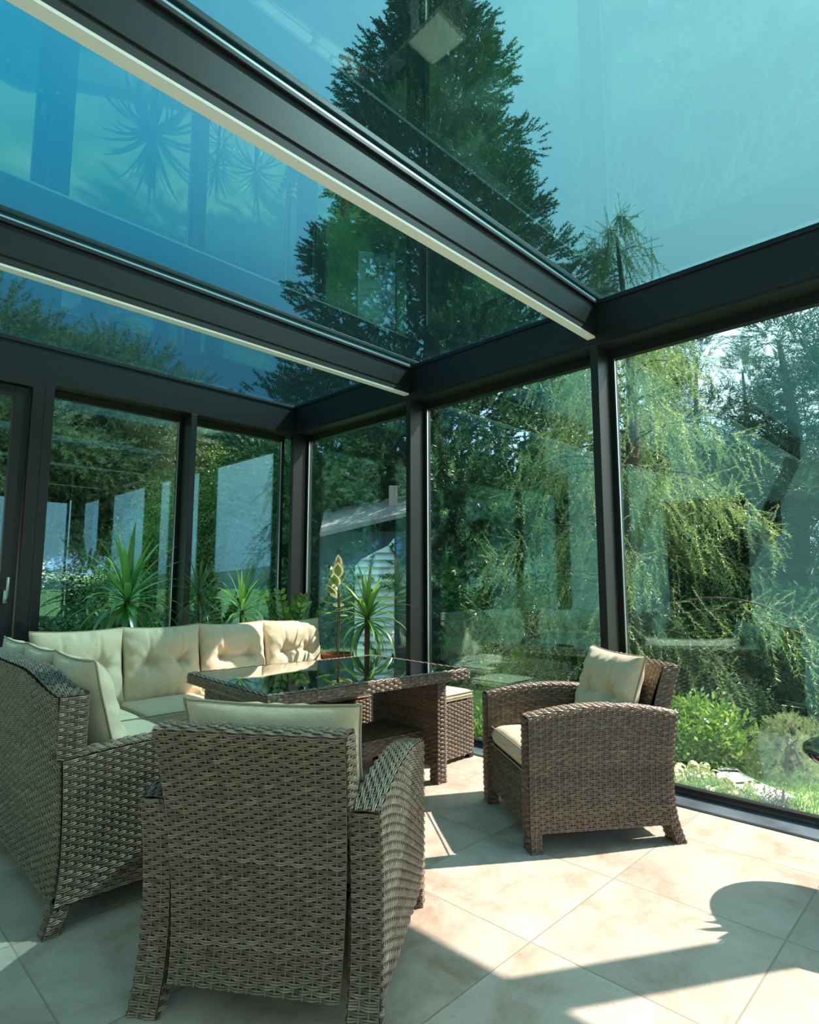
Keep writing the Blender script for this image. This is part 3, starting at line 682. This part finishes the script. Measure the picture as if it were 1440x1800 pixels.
SPR = needle_spray(); SPR2 = needle_spray(40, .022, .42, .42, 5); SPR3 = needle_spray(40, .05, .42, .36, 6); SPR4 = needle_spray(44, .030, .42, .24, 8); SPR5 = needle_spray(50, .062, .42, .26, 9); LC = leaf_cluster(); LC2 = leaf_cluster(26, .16, 4, .42); HS = hang_spray()

def trunk(mb, h, r0, r1=.03, lean=(0, 0), seg=9):
    z = np.linspace(0, 1, 10); mb.tube(np.stack([lean[0] * z ** 2 + .04 * np.sin(z * 7), lean[1] * z ** 2 + .04 * np.cos(z * 5) - .04, z * h], 1), r0 + (r1 - r0) * z, seg)
def conifer(name, h, rad, z0, nclump, mat, tmpl, sc, power=1.0, droop=.1, fill=.35, sprays=11, tmean=.45, prof=None, lump=(.45, 1.0)):
    """a cone-shaped tree grown of billowing clumps of sprays"""
    root = empty(name); mb = MB()
    t = rng.uniform(0, 1, nclump) ** 1.25; z = z0 + (h - z0) * t
    edge = (rad * (1 - t) ** power if prof is None else np.interp(z, *prof)) + .12; a = rng.uniform(0, 2 * PI, nclump)
    rr = edge * np.where(rng.uniform(size=nclump) < fill, rng.uniform(.2, .8, nclump), rng.uniform(.78, 1.12, nclump))
    lob = 1 + .16 * np.sin(a * 3 + z * 1.7) + .12 * np.sin(a * 5 - z * 2.6)
    C = np.stack([np.cos(a) * rr * lob, np.sin(a) * rr * lob, z - droop * rr], 1)
    Pn = []; D = []; S = []; T = []
    for c, tt in zip(C, t):
        cs = .42 * (1 - .45 * tt) * rng.uniform(.7, 1.25) * sc
        q = unit(rng.standard_normal((sprays, 3))); out = np.array([c[0], c[1], .25 * np.hypot(c[0], c[1]) + .2]); out /= np.linalg.norm(out) + 1e-9
        d = unit(q + out * 1.1); Pn.append(c + q * cs * lump[0]); D.append(d); S.append(np.full(sprays, cs * lump[1]) * rng.uniform(.7, 1.2, sprays)); T.append(tmean + .18 * rng.standard_normal(sprays) + .10 * rng.standard_normal())
    scatter(mb, *tmpl, np.concatenate(Pn), np.concatenate(D), np.concatenate(S), np.concatenate(T))
    mb.build('foliage', mat, root)
    tb = MB(); trunk(tb, h * .93, .035 * h ** .8, .02)
    for i in range(24):
        zz = rng.uniform(z0 * .6, h * .85); aa = rng.uniform(0, 2 * PI); L = rad * (1 - zz / h) ** power * .85
        tb.tube([(0, 0, zz), (math.cos(aa) * L * .5, math.sin(aa) * L * .5, zz + .06), (math.cos(aa) * L, math.sin(aa) * L, zz - droop * L)], [.03, .02, .008], 5)
    tb.build('trunk', M['bark'], root, smooth=True)
    return root
def round_tree(name, h, rx, rz, zc, nclump, mat, tmpl, sc, sprays=10, tmean=.5, limbs=14, tr=.14):
    root = empty(name); mb = MB()
    q = unit(rng.standard_normal((nclump, 3))); rr = rng.uniform(.35, 1, nclump) ** .5 * (1 + .18 * np.sin(q[:, 0] * 7) + .15 * np.sin(q[:, 2] * 9 + q[:, 1] * 5))
    C = q * rr[:, None] * np.array([rx, rx, rz]) + np.array([0, 0, zc])
    Pn = []; D = []; S = []; T = []
    for c, w in zip(C, q):
        cs = .5 * sc * rng.uniform(.7, 1.25); p = unit(rng.standard_normal((sprays, 3)))
        Pn.append(c + p * cs * np.array([.7, .7, .4])); D.append(unit(p + w * .8)); S.append(cs * rng.uniform(.7, 1.2, sprays)); T.append(tmean + .17 * rng.standard_normal(sprays) + .12 * rng.standard_normal())
    scatter(mb, *tmpl, np.concatenate(Pn), np.concatenate(D), np.concatenate(S), np.concatenate(T)); mb.build('foliage', mat, root)
    tb = MB(); trunk(tb, zc + rz * .5, tr, .03)
    for i in range(limbs):
        zz = rng.uniform(.35, 1) * (zc + rz * .3); c = C[rng.integers(nclump)]
        tb.tube([(0, 0, zz), (c[0] * .4, c[1] * .4, zz + (c[2] - zz) * .3), tuple(c)], [tr * .35, tr * .22, .01], 5)
    tb.build('trunk', M['bark'], root, smooth=True); return root
def shrub(name, rx, rz, n, mat, tmpl, sc, tmean=.5, stems=7):
    root = empty(name); mb = MB()
    q = unit(rng.standard_normal((n, 3))); q[:, 2] = np.abs(q[:, 2]); rr = rng.uniform(.3, 1, n) ** .5 * (1 + .15 * np.sin(q[:, 0] * 9) + .12 * np.sin(q[:, 1] * 11))
    C = q * rr[:, None] * np.array([rx, rx, rz * .9]) + np.array([0, 0, .06 * rz]); C[:, 2] = np.maximum(C[:, 2], .02)
    scatter(mb, *tmpl, C, unit(q + np.array([0, 0, .6]) + .4 * rng.standard_normal((n, 3))), sc * rng.uniform(.7, 1.3, n), tmean + .2 * rng.standard_normal(n)); mb.build('foliage', mat, root)
    tb = MB()
    for i in range(stems):
        c = C[rng.integers(n)]; tb.tube([(c[0] * .15, c[1] * .15, 0), (c[0] * .5, c[1] * .5, c[2] * .6), tuple(c)], [.018, .012, .005], 5)
    tb.build('stem', M['bark'], root); return root
def ang(px): return yaw + math.atan((720 - px) / FPX)
def at(px, d): a = ang(px); return (d * math.cos(a), d * math.sin(a))
def put(o, px, d, s=1, rz=None, label=None, cat=None, group=None, z=GZ):
    x, y = at(px, d); o.location = (x, y, z); o.scale = (s, s, s) if not isinstance(s, tuple) else s; o.rotation_euler = (0, 0, rng.uniform(0, 6.28) if rz is None else rz)
    if label: tag(o, label, cat, group)
    return o

# ================================================================== TREES
seq = conifer('giant_conifer', 15.0, 3.0, .2, 860, M['lf_sequoia'], SPR5, 1.75, power=.72, droop=.10, sprays=36, tmean=.45, prof=((0, 4.5, 7, 9.5, 12, 14, 15), (2.9, 2.7, 2.1, 1.5, 1.05, .55, .05)), lump=(.70, .62))
put(seq, 762, 11.6, label='tall dark green conifer rising behind the corner, its tip seen through the roof glass', cat='tree')
# weeping larch
def larch(h, rad):
    root = empty('weeping_larch'); mb = MB(); tb = MB(); trunk(tb, h * .92, .13, .015)
    for i in range(74):
        t = (i + rng.uniform(0, 1)) / 74; z = .55 + (h - .75) * t; L = rad * (1 - t) ** .75 * rng.uniform(.55, 1.1) + .12; a = rng.uniform(0, 2 * PI)
        s = np.linspace(0, 1, 9); pts = np.stack([np.cos(a) * L * s, np.sin(a) * L * s, z + .22 * L * np.sin(s * 2.4) - .30 * L * s ** 2], 1)
        tb.tube(pts, .020 * (1 - s * .8) * (1.2 - t), 5)
        nb = int(10 + 30 * L)
        ss = rng.uniform(.12, 1.02, nb); P = np.stack([np.cos(a) * L * ss, np.sin(a) * L * ss, z + .22 * L * np.sin(ss * 2.4) - .30 * L * ss ** 2], 1)
        side = rng.normal(0, .13 * L, nb); P[:, 0] += -np.sin(a) * side; P[:, 1] += np.cos(a) * side
        d = np.stack([np.cos(a) * .3 + .25 * rng.standard_normal(nb), np.sin(a) * .3 + .25 * rng.standard_normal(nb), -np.ones(nb) * rng.uniform(.5, 1.2, nb)], 1)
        scatter(mb, *HS, P, d, rng.uniform(.25, .62, nb) * (1 - .3 * t), .45 + .2 * rng.standard_normal(nb) + .15 * rng.standard_normal())
        # short upward tips
        d2 = d.copy(); d2[:, 2] = rng.uniform(-.2, .6, nb); k = nb // 2
        scatter(mb, *HS, P[:k], d2[:k], rng.uniform(.14, .3, k), .5 + .2 * rng.standard_normal(k))
    mb.build('foliage', M['lf_larch'], root); tb.build('trunk', M['bark'], root, smooth=True); return root
la = larch(5.6, 1.75); put(la, 1108, 6.6, label='light green weeping larch with hanging twigs outside the right glass wall', cat='tree')
la2 = copy_tree(la); put(la2, 1015, 11.5, .95, label='weeping larch farther back, left of the nearer weeping larch', cat='tree')

pine = round_tree('pine_tree', 7.5, 2.6, 2.5, 4.9, 560, M['lf_pine'], SPR4, .95, sprays=24, limbs=22, tr=.17)
put(pine, 205, 15.5, .92, label='broad pine with open crown outside the left glass wall, behind the large spiky plant', cat='tree', group=None)
pines = ((60, 15.0, .88, 'broad pine left of the other pines, next to the door'), (315, 17.5, .80, 'smaller pine behind the mullion of the left glass wall'), (-75, 14.5, .95, 'pine at the far left edge behind the door'),)
for px, d, s, lb in pines: o = copy_tree(pine); put(o, px, d, s, label=lb, cat='tree')
for x, y, sc_, lb in ((-3.0, 13.5, .9, 'pine added beyond the door to darken the reflection in the right glass wall'), (-6.5, 11.8, .8, 'pine added beyond the house corner to darken the reflection, second in the mirror image'), (-10.5, 12.5, .9, 'pine added beyond the house corner to darken the reflection, farthest in the mirror image')):  # pines added out of view, to block bright sky mirrored in the right glass
    o = copy_tree(pine); o.location = (x, y, GZ); o.scale = (sc_,) * 3; o.rotation_euler = (0, 0, x); tag(o, lb, 'tree')
bl = round_tree('broadleaf_tree', 5.0, 1.3, 1.8, 2.9, 170, M['lf_broad'], LC2, 1.0, sprays=9, tr=.08)
put(bl, 415, 13.5, .8, label='light green leafy tree right of the mullion in the left glass wall', cat='tree')
for px, d, s, lb in ((1000, 13.5, .85, 'yellow-green leafy tree behind the larch twigs right of the tall conifer'), (285, 11.0, .55, 'small light leafy tree under the pines'), (345, 12.0, .68, 'small leafy tree beside the slim spruce'), (468, 15, 1.0, 'leafy tree at the right end of the left glass wall')):
    o = copy_tree(bl); put(o, px, d, s, label=lb, cat='tree')
spr = conifer('spruce_tree', 6.0, 1.15, .3, 260, M['lf_spruce'], SPR, 1.15, power=.85, droop=.35, sprays=9)
put(spr, 385, 14.5, (.75, .75, .92), label='slim dark spruce standing alone against the sky in the left glass wall', cat='tree')
for px, d, s, lb in ((505, 15.5, 1.1, 'dark spruce behind the corner post'), (1245, 10.5, .9, 'dark spruce behind the weeping larch'), (1400, 8.8, (1.4, 1.4, .80), 'dark spruce at the right edge of the right glass wall'), (1165, 12.5, 1.0, 'dark spruce seen between larch twigs'),
                     (1330, 12.5, .95, 'dark spruce farther back between the two right-hand spruces'), (1530, 9.5, (1.4, 1.4, .82), 'dark spruce just past the right edge'), (600, 15.5, .9, 'dark spruce left of the tall conifer'), (930, 16.5, .8, 'dark spruce right of the tall conifer base'), (680, 12.5, .85, 'dark spruce behind the garden shed')):
    o = copy_tree(spr); put(o, px, d, s, label=lb, cat='tree')
# shrubs
sh_d = shrub('dark_shrub', .62, 1.15, 420, M['lf_dark'], LC, .30, .5); 
spots = [(70, 10.5, 1.0, 'under the pines beside the door post'), (150, 10, .9, 'under the pines left of the large spiky plant'), (250, 10.5, 1.05, 'behind the large spiky plant'), (320, 9.5, .9, 'behind the thin-leaved plant at the mullion'), (385, 10, 1.0, 'below the slim spruce'),
         (450, 9.5, 1.0, 'left of the corner post'), (510, 9.6, 1.05, 'behind the glossy-leaved plant'), (580, 9.0, .95, 'right of the corner post'), (690, 9.2, .9, 'below the tall conifer, left of the second post'),
         (800, 8.8, .8, 'at the foot of the tall conifer'), (880, 8.8, .8, 'right of the tall conifer foot'), (960, 8.0, .9, 'behind the yellow-green bush'), (1025, 7.4, .85, 'left of the third post'), (1075, 8.2, .9, 'behind the third post'),
         (1145, 7.2, .8, 'under the larch left of the sunlit armchair back'), (1215, 7.4, .8, 'under the larch behind the bright laurel'), (1300, 7.0, .95, 'behind the feathery small conifer'), (1380, 7.0, 1.0, 'behind the round side table at the right'), (1450, 6.6, .9, 'at the right edge of the view'),
         (0, 10.5, 1.0, 'behind the door glass'), (1350, 9, 1.3, 'in the shade below the right-hand spruces'), (1250, 9, 1.2, 'in the shade behind the larch')]
put(sh_d, *spots[0][:3], label='dark leafy shrub ' + spots[0][3], cat='shrub', group='dark shrubs in the garden')
for px, d, s, lb in spots[1:]:
    o = copy_tree(sh_d); put(o, px, d, s, label='dark leafy shrub ' + lb, cat='shrub', group='dark shrubs in the garden')
for k_, (px, d) in enumerate([(p_, 19 + 3 * (i_ % 2)) for i_, p_ in enumerate(range(-140, 1560, 95))] ):
    o = copy_tree(sh_d); put(o, px, d, (2.6, 2.6, 1.5), label='large dark bush in the far hedge behind the garden trees', cat='shrub', group='far hedge bushes'); o.name = 'hedge_bush'
for x, y in ((-4.2, 10.2), (-6.4, 9.6), (-8.8, 10.0), (-11.5, 10.4), (-1.8, 11.0)):  # bushes added out of direct view, only to darken the mirror image
    o = copy_tree(sh_d); o.location = (x, y, GZ); o.scale = (2, 2, 1.3); o.name = 'hedge_bush'; tag(o, 'large dark bush added beyond the house corner to darken the reflection', 'shrub', 'bushes added to darken the reflection')
lau = shrub('laurel_shrub', .30, .36, 380, M['lf_yellow2'], LC2, .27, .45); put(lau, 1205, 5.45, label='bright green laurel bush behind the back of the sunlit armchair', cat='shrub')
o = copy_tree(lau); put(o, 850, 5.0, .8, label='bright green bush seen between ottoman and sunlit armchair', cat='shrub')
sm = copy_tree(sh_d); put(sm, 1300, 5.9, .42, label='small dark shrub between laurel and feathery conifer', cat='shrub')
ye = shrub('yellow_bush', .55, .75, 420, M['lf_yellow'], LC2, .16, .5); put(ye, 912, 7.2, .9, label='yellow-green bush left of the sunlit armchair outside the glass', cat='shrub')
fe = conifer('feathery_conifer', .62, .30, .03, 150, M['lf_feather'], SPR2, .30, power=.8, droop=.5, sprays=9, tmean=.6); put(fe, 1362, 5.3, .72, label='small pale feathery conifer on the lawn left of the round side table', cat='shrub')
o = copy_tree(fe); put(o, 1418, 5.7, .6, label='smaller pale feathery conifer behind the round side table', cat='shrub')
pu = shrub('purple_shrub', .12, .22, 90, M['lf_purple'], LC2, .07, .5); put(pu, 1342, 4.15, label='little dark purple shrub on the lawn near the glass', cat='shrub')
# hydrangea
def hydrangea():
    root = empty('hydrangea'); mb = MB(); n = 160
    C = np.stack([rng.uniform(-.18, .18, n), rng.uniform(-.36, .36, n), rng.uniform(.02, .14, n)], 1); scatter(mb, *LC2, C, unit(rng.standard_normal((n, 3)) + (0, 0, 1)), .13 * rng.uniform(.8, 1.3, n), .6 + .2 * rng.standard_normal(n)); mb.build('foliage', M['lf_broad'], root)
    for k in range(17):
        c = np.array([rng.uniform(-.18, .18), rng.uniform(-.36, .36), rng.uniform(.10, .19)]); f = MB(); m = 70; q = unit(rng.standard_normal((m, 3)))
        V = []; F = []
        for i in range(m):
            p = c + q[i] * np.array([.04, .04, .048]); s1 = unit(np.cross(q[i], rng.standard_normal(3))) * .011; s2 = np.cross(q[i], s1)
            V += [p - s1, p - s2, p + s1, p + s2]; F.append((4 * i, 4 * i + 1, 4 * i + 2, 4 * i + 3))
        f.add(V, F); f.build('flower_head', M['flower'], root)
    return root
hy = hydrangea(); hy.location = (4.06, 1.46, GZ); hy.rotation_euler = (0, 0, R(-25)); tag(hy, 'low hydrangea with cream flower heads along the glass right of the sunlit armchair', 'flower bush')
# stone pavers
for i, (px, d, lb) in enumerate(((1215, 5.0, 'nearest the laurel bush'), (1243, 5.2, 'second from the laurel bush'), (1268, 4.95, 'in the middle of the path'), (1310, 4.75, 'in front of the feathery conifer'), (1250, 5.55, 'at the back of the path'))):
    x, y = at(px, d); o = MB().box(-.16, .16, -.11, .11, 0, .035).build('stone_paver', M['paver'], bevel=.01); o.location = (x, y, GZ); o.rotation_euler = (0, 0, R(20 + 13 * i)); tag(o, 'pale stepping stone in the lawn ' + lb, 'stepping stone', 'stepping stones in the lawn')
# grass blades near the glass
mb = MB(); n = 42000; gx = 3.75 + 3.6 * rng.uniform(0, 1, n) ** 1.3; gy = rng.uniform(-.8, 3.4, n); hgt = rng.uniform(.025, .06, n); a = rng.uniform(0, 6.28, n); w = .004
P0 = np.stack([gx, gy, np.full(n, GZ)], 1); s = np.stack([np.cos(a), np.sin(a), a * 0], 1) * w; tip = P0 + np.stack([rng.normal(0, .015, n), rng.normal(0, .015, n), hgt], 1)
V = np.stack([P0 - s, P0 + s, tip], 1).reshape(-1, 3); mb.add(V, np.arange(3 * n).reshape(n, 3), np.repeat(.5 + .2 * rng.standard_normal(n), 3)); tag(mb.build('lawn_grass', M['grass']), 'short green grass of the lawn outside the right glass wall', 'grass', kind='stuff')

# ================================================================== SHED AND HOUSE BEYOND
shed = empty('garden_shed', (*at(640, 8.2), GZ), ang(640) - PI / 2); tag(shed, 'garden shed with grey roof and white clapboard gable behind the dark conifers', 'shed')
# local: -y faces the camera
mb = MB(); mb.box(-.62, .95, .25, 1.3, 0, 2.1); mb.build('wall', M['siding_dark'], shed)
mb = MB()
gl_ = lambda z: -.12 + max(0, z - 1.66) * 1.9
for i in range(19):
    z = .1 + i * .1; z1 = z + .1; xa, xb_ = gl_(z), gl_(z1); xr = .42
    if xa > xr - .04: break
    xb_ = min(xb_, xr - .005)
    mb.add([(xa, .10, z), (xr, .10, z), (xr, .16, z1), (xb_, .16, z1), (xa, .24, z), (xr, .24, z), (xr, .24, z1), (xb_, .24, z1)], [(0, 1, 2, 3), (4, 7, 6, 5), (0, 4, 5, 1), (1, 5, 6, 2), (2, 6, 7, 3), (3, 7, 4, 0)])
mb.build('clapboard_gable', M['siding'], shed)
mb = MB(); mb.add([(-.60, -.0, 2.06), (.62, -.0, 2.36), (.62, .95, 2.72), (-.60, .95, 2.48), (-.60, -.0, 2.0), (.62, -.0, 2.30), (.62, .95, 2.66), (-.60, .95, 2.42)], [(0, 1, 2, 3), (7, 6, 5, 4), (0, 4, 5, 1), (1, 5, 6, 2), (2, 6, 7, 3), (3, 7, 4, 0)]); mb.build('roof', M['grey_roof'], shed)
MB().box(.36, .48, .5, .65, 2.45, 2.80).build('chimney', M['brick'], shed)
ho = empty('neighbour_house', (*at(-185, 24), GZ), ang(-185) - PI / 2); tag(ho, 'neighbour house with red tiled roof glimpsed through the door at the left edge', 'house')
MB().box(-4, 4, 0, 6, 0, 3).build('wall', M['plaster'], ho); MB().add([(-4.4, -.4, 2.8), (4.4, -.4, 2.8), (4.4, 3, 5.4), (-4.4, 3, 5.4), (4.4, 6.4, 2.8), (-4.4, 6.4, 2.8)], [(0, 1, 2, 3), (3, 2, 4, 5), (0, 5, 4, 1)]).build('roof', M['orange_roof'], ho)
# red closed parasol on the terrace behind the camera (only its mirror image shows)
pa = empty('closed_parasol', (3.3, -4.2, -.02)); tag(pa, 'closed dark red parasol on the terrace, mirrored in the left glass wall', 'parasol')
a = np.linspace(0, 2 * PI, 49)[:-1]; V = []
for r_, z in ((.02, 2.55), (.09, 2.4), (.13, 2.0), (.16, 1.5), (.20, 1.05), (.22, .95)):
    V += [(r_ * (1 + .25 * math.cos(8 * t)) * math.cos(t), r_ * (1 + .25 * math.cos(8 * t)) * math.sin(t), z) for t in a]
MB().add(V, [(i * 48 + k, i * 48 + (k + 1) % 48, (i + 1) * 48 + (k + 1) % 48, (i + 1) * 48 + k) for i in range(5) for k in range(48)]).build('canopy', M['red'], pa, smooth=True)
MB().tube([(0, 0, 0), (0, 0, 2.6)], .022, 10).build('pole', M['frame'], pa); MB().box(-.25, .25, -.25, .25, 0, .07).build('base', M['greypot'], pa, bevel=.01)

# ================================================================== INDOOR PLANTS
def strap(mb, base, az, el, L, w, droop, tint, fold=.25, n=12, tw=0):
    """a long sword leaf rising at elevation el and bending over"""
    s = np.linspace(0, 1, n + 1); e = el - droop * s ** 1.6; ds = L / n
    r = np.concatenate([[0], np.cumsum(np.cos(e[:-1]) * ds)]); z = np.concatenate([[0], np.cumsum(np.sin(e[:-1]) * ds)])
    P = np.stack([base[0] + r * math.cos(az), base[1] + r * math.sin(az), base[2] + z], 1)
    wd = w / 2 * np.where(s < .25, .55 + 1.8 * s, 1) * (1 - np.clip((s - .25) / .75, 0, 1) ** 1.9); sd = np.array([-math.sin(az), math.cos(az), 0])
    up = np.stack([-np.sin(e) * math.cos(az), -np.sin(e) * math.sin(az), np.cos(e)], 1)
    A = P + sd * wd[:, None] + up * (wd * fold)[:, None]; B = P - sd * wd[:, None] + up * (wd * fold)[:, None]
    V = np.stack([A, P, B], 1).reshape(-1, 3); i = np.arange(n)
    mb.add(V, np.concatenate([np.stack([i * 3 + k, i * 3 + k + 1, (i + 1) * 3 + k + 1, (i + 1) * 3 + k], 1) for k in (0, 1)]), np.repeat(tint + .12 * s, 3))
def rosette(root, c, n, L, w, mat, lo=-.25, hi=1.45, droop=.9, tmean=.45, name='leaf', az0=0, solo=True):
    for i in range(n):
        f = i / (n - 1); az = az0 + i * 2.39996 + rng.normal(0, .15); el = lo + (hi - lo) * f; mb = MB()
        strap(mb, (c[0] + .012 * math.cos(az), c[1] + .012 * math.sin(az), c[2] - .10 * (1 - f)), az, el, L * rng.uniform(.82, 1.08) * (.85 + .15 * f), w, droop * (1.25 - .95 * f) * rng.uniform(.7, 1.2), tmean + .16 * rng.standard_normal() + .15 * f)
        mb.build(name, mat, root, smooth=True)
def pot(root, r, h, mat):
    MB().lathe([(.0, 0), (r * .78, 0), (r * .98, h * .92), (r * 1.06, h * .92), (r * 1.06, h), (r * .94, h), (r * .92, h - .03)], 32).build('pot', mat, root, smooth=False)
    MB().lathe([(0, h - .03), (r * .93, h - .03)], 24).build('soil', M['soil'], root)
def stem(root, pts, r=.02): MB().tube(pts, r, 8).build('stem', M['bark'], root, smooth=True)
p = empty('yucca_plant', (1.76, 4.66, 0)); tag(p, 'large spiky potted yucca with long arching leaves behind the sofa, leftmost plant', 'potted plant')
pot(p, .15, .42, M['greypot']); stem(p, [(0, 0, .38), (.01, 0, .7), (0, 0, 1.10)], .022); rosette(p, (0, 0, 1.10), 50, .53, .050, M['lf_yucca'], -.75, 1.5, 1.3, .42)
p = empty('dracaena_plant', (2.30, 4.62, 0)); tag(p, 'thin-leaved dark dracaena in front of the mullion', 'potted plant')
pot(p, .13, .4, M['greypot']); stem(p, [(0, 0, .36), (.02, 0, .7), (0, 0, 1.12)], .012); rosette(p, (0, 0, 1.14), 52, .30, .014, M['lf_dracaena'], -.7, 1.5, .5); rosette(p, (.03, -.02, .93), 40, .26, .013, M['lf_dracaena'], -.7, 1.2, .6, az0=1)
p = empty('yucca_plant', (2.68, 4.60, 0)); tag(p, 'small yucca with narrow arching leaves behind the third back cushion', 'potted plant')
pot(p, .13, .4, M['greypot']); stem(p, [(0, 0, .36), (0, 0, .95)], .018); rosette(p, (0, 0, 1.0), 40, .42, .026, M['lf_yucca'], -.5, 1.5, 1.3, .5)
def zz_plant(loc):
    root = empty('zz_plant', loc); pot(root, .15, .42, M['greypot'])
    for k in range(9):
        az = k * 2.4 + .4; L = rng.uniform(.5, .72); s = np.linspace(0, 1, 14); lean = rng.uniform(.25, .55)
        P = np.stack([np.cos(az) * lean * L * s ** 1.4, np.sin(az) * lean * L * s ** 1.4, .40 + L * s * .98], 1)
        MB().tube(P, .010 * (1 - .6 * s), 6).build('stem', M['lf_zz'], root, smooth=True)
        mb = MB()
        for j in range(3, 14):
            for sg in (-1, 1):
                sz = .085 * (1 - .25 * abs(j - 8) / 6); d = np.array([np.cos(az + sg * 1.35), np.sin(az + sg * 1.35), .75]); d /= np.linalg.norm(d); sd = unit(np.cross(d, [math.cos(az), math.sin(az), .3])); n_ = np.cross(d, sd)
                t = np.linspace(0, 1, 6); wd = .36 * np.sin(np.pi * np.clip(t, 0.02, .985) ** .85); A = P[j] + d * (t * sz)[:, None]
                V = np.stack([A + sd * (wd * sz)[:, None] * .9 + n_ * (wd * sz * .2)[:, None], A, A - sd * (wd * sz)[:, None] * .9 + n_ * (wd * sz * .2)[:, None]], 1).reshape(-1, 3); i = np.arange(5)
                mb.add(V, np.concatenate([np.stack([i * 3 + q, i * 3 + q + 1, (i + 1) * 3 + q + 1, (i + 1) * 3 + q], 1) for q in (0, 1)]), .5 + .2 * rng.standard_normal())
        mb.build('leaflets', M['lf_zz'], root, smooth=True)
    return root
p = zz_plant((3.08, 4.46, 0)); tag(p, 'glossy-leaved green potted plant behind the right end of the sofa by the corner post', 'potted plant')
# variegated rubber plant
p = empty('rubber_plant', (3.24, 4.02, 0)); tag(p, 'variegated cream and green rubber plant with pinkish top leaves in a terracotta pot', 'potted plant')
pot(p, .13, .60, M['terracotta']); stem(p, [(0, 0, .55), (.008, 0, .9), (0, 0, 1.28)], .006); stem(p, [(.02, .01, .55), (.03, .01, .9), (.015, 0, 1.1)], .007)
for j in range(18):
    z = .90 + .0225 * j; az = j * 2.2 + .5; el = .15 + .085 * j; L = .165 if j < 14 else .13; t = np.linspace(0, 1, 9); wd = .30 * np.sin(np.pi * np.clip(t, .02, .985) ** .9)
    d = np.array([math.cos(az) * math.cos(el), math.sin(az) * math.cos(el), math.sin(el)]); sd = np.array([-math.sin(az), math.cos(az), 0]); n_ = np.cross(d, sd)
    base = np.array([0, 0, z]) + d * .025
    for (k, m_, nm, lift) in ((1.0, 'lf_ficus' if j < 14 else 'lf_ficus_p', 'leaf', 0), (.62, 'lf_ficus_c' if j < 14 else 'lf_ficus', 'leaf_centre', .0012)):
        tt = t if k == 1 else .08 + .8 * t; A = base + d * (tt * L)[:, None] + np.array([0, 0, -1]) * (.12 * L * tt ** 2)[:, None]; w_ = wd * L * k
        V = np.stack([A + sd * w_[:, None] - n_ * (w_ * .2 + lift)[:, None], A - n_ * lift, A - sd * w_[:, None] - n_ * (w_ * .2 + lift)[:, None]], 1)
        if k == 1: leafroot = None
        mb = MB(); i = np.arange(8); mb.add(V.reshape(-1, 3), np.concatenate([np.stack([i * 3 + q, i * 3 + q + 1, (i + 1) * 3 + q + 1, (i + 1) * 3 + q], 1) for q in (0, 1)]), .5 + .2 * rng.standard_normal())
        if k == 1: leafroot = mb.build('leaf', M[m_], p, smooth=True)
        else: mb.build('leaf_centre', M[m_], leafroot, smooth=True)
p = empty('yucca_plant', (3.20, 3.60, 0)); tag(p, 'yucca with bright upright leaves between the table and the second post', 'potted plant')
pot(p, .13, .50, M['greypot']); stem(p, [(0, 0, .46), (0, 0, .92)], .02); rosette(p, (0, 0, .95), 52, .44, .036, M['lf_yucca'], -.9, 1.5, 1.4, .5)
p = empty('agave_plant', (2.93, .40, .542)); tag(p, 'small spiky agave in a pot on the round side table', 'potted plant')
pot(p, .07, .10, M['greypot']); rosette(p, (0, 0, .12), 22, .19, .04, M['lf_yucca'], .25, 1.5, .3)
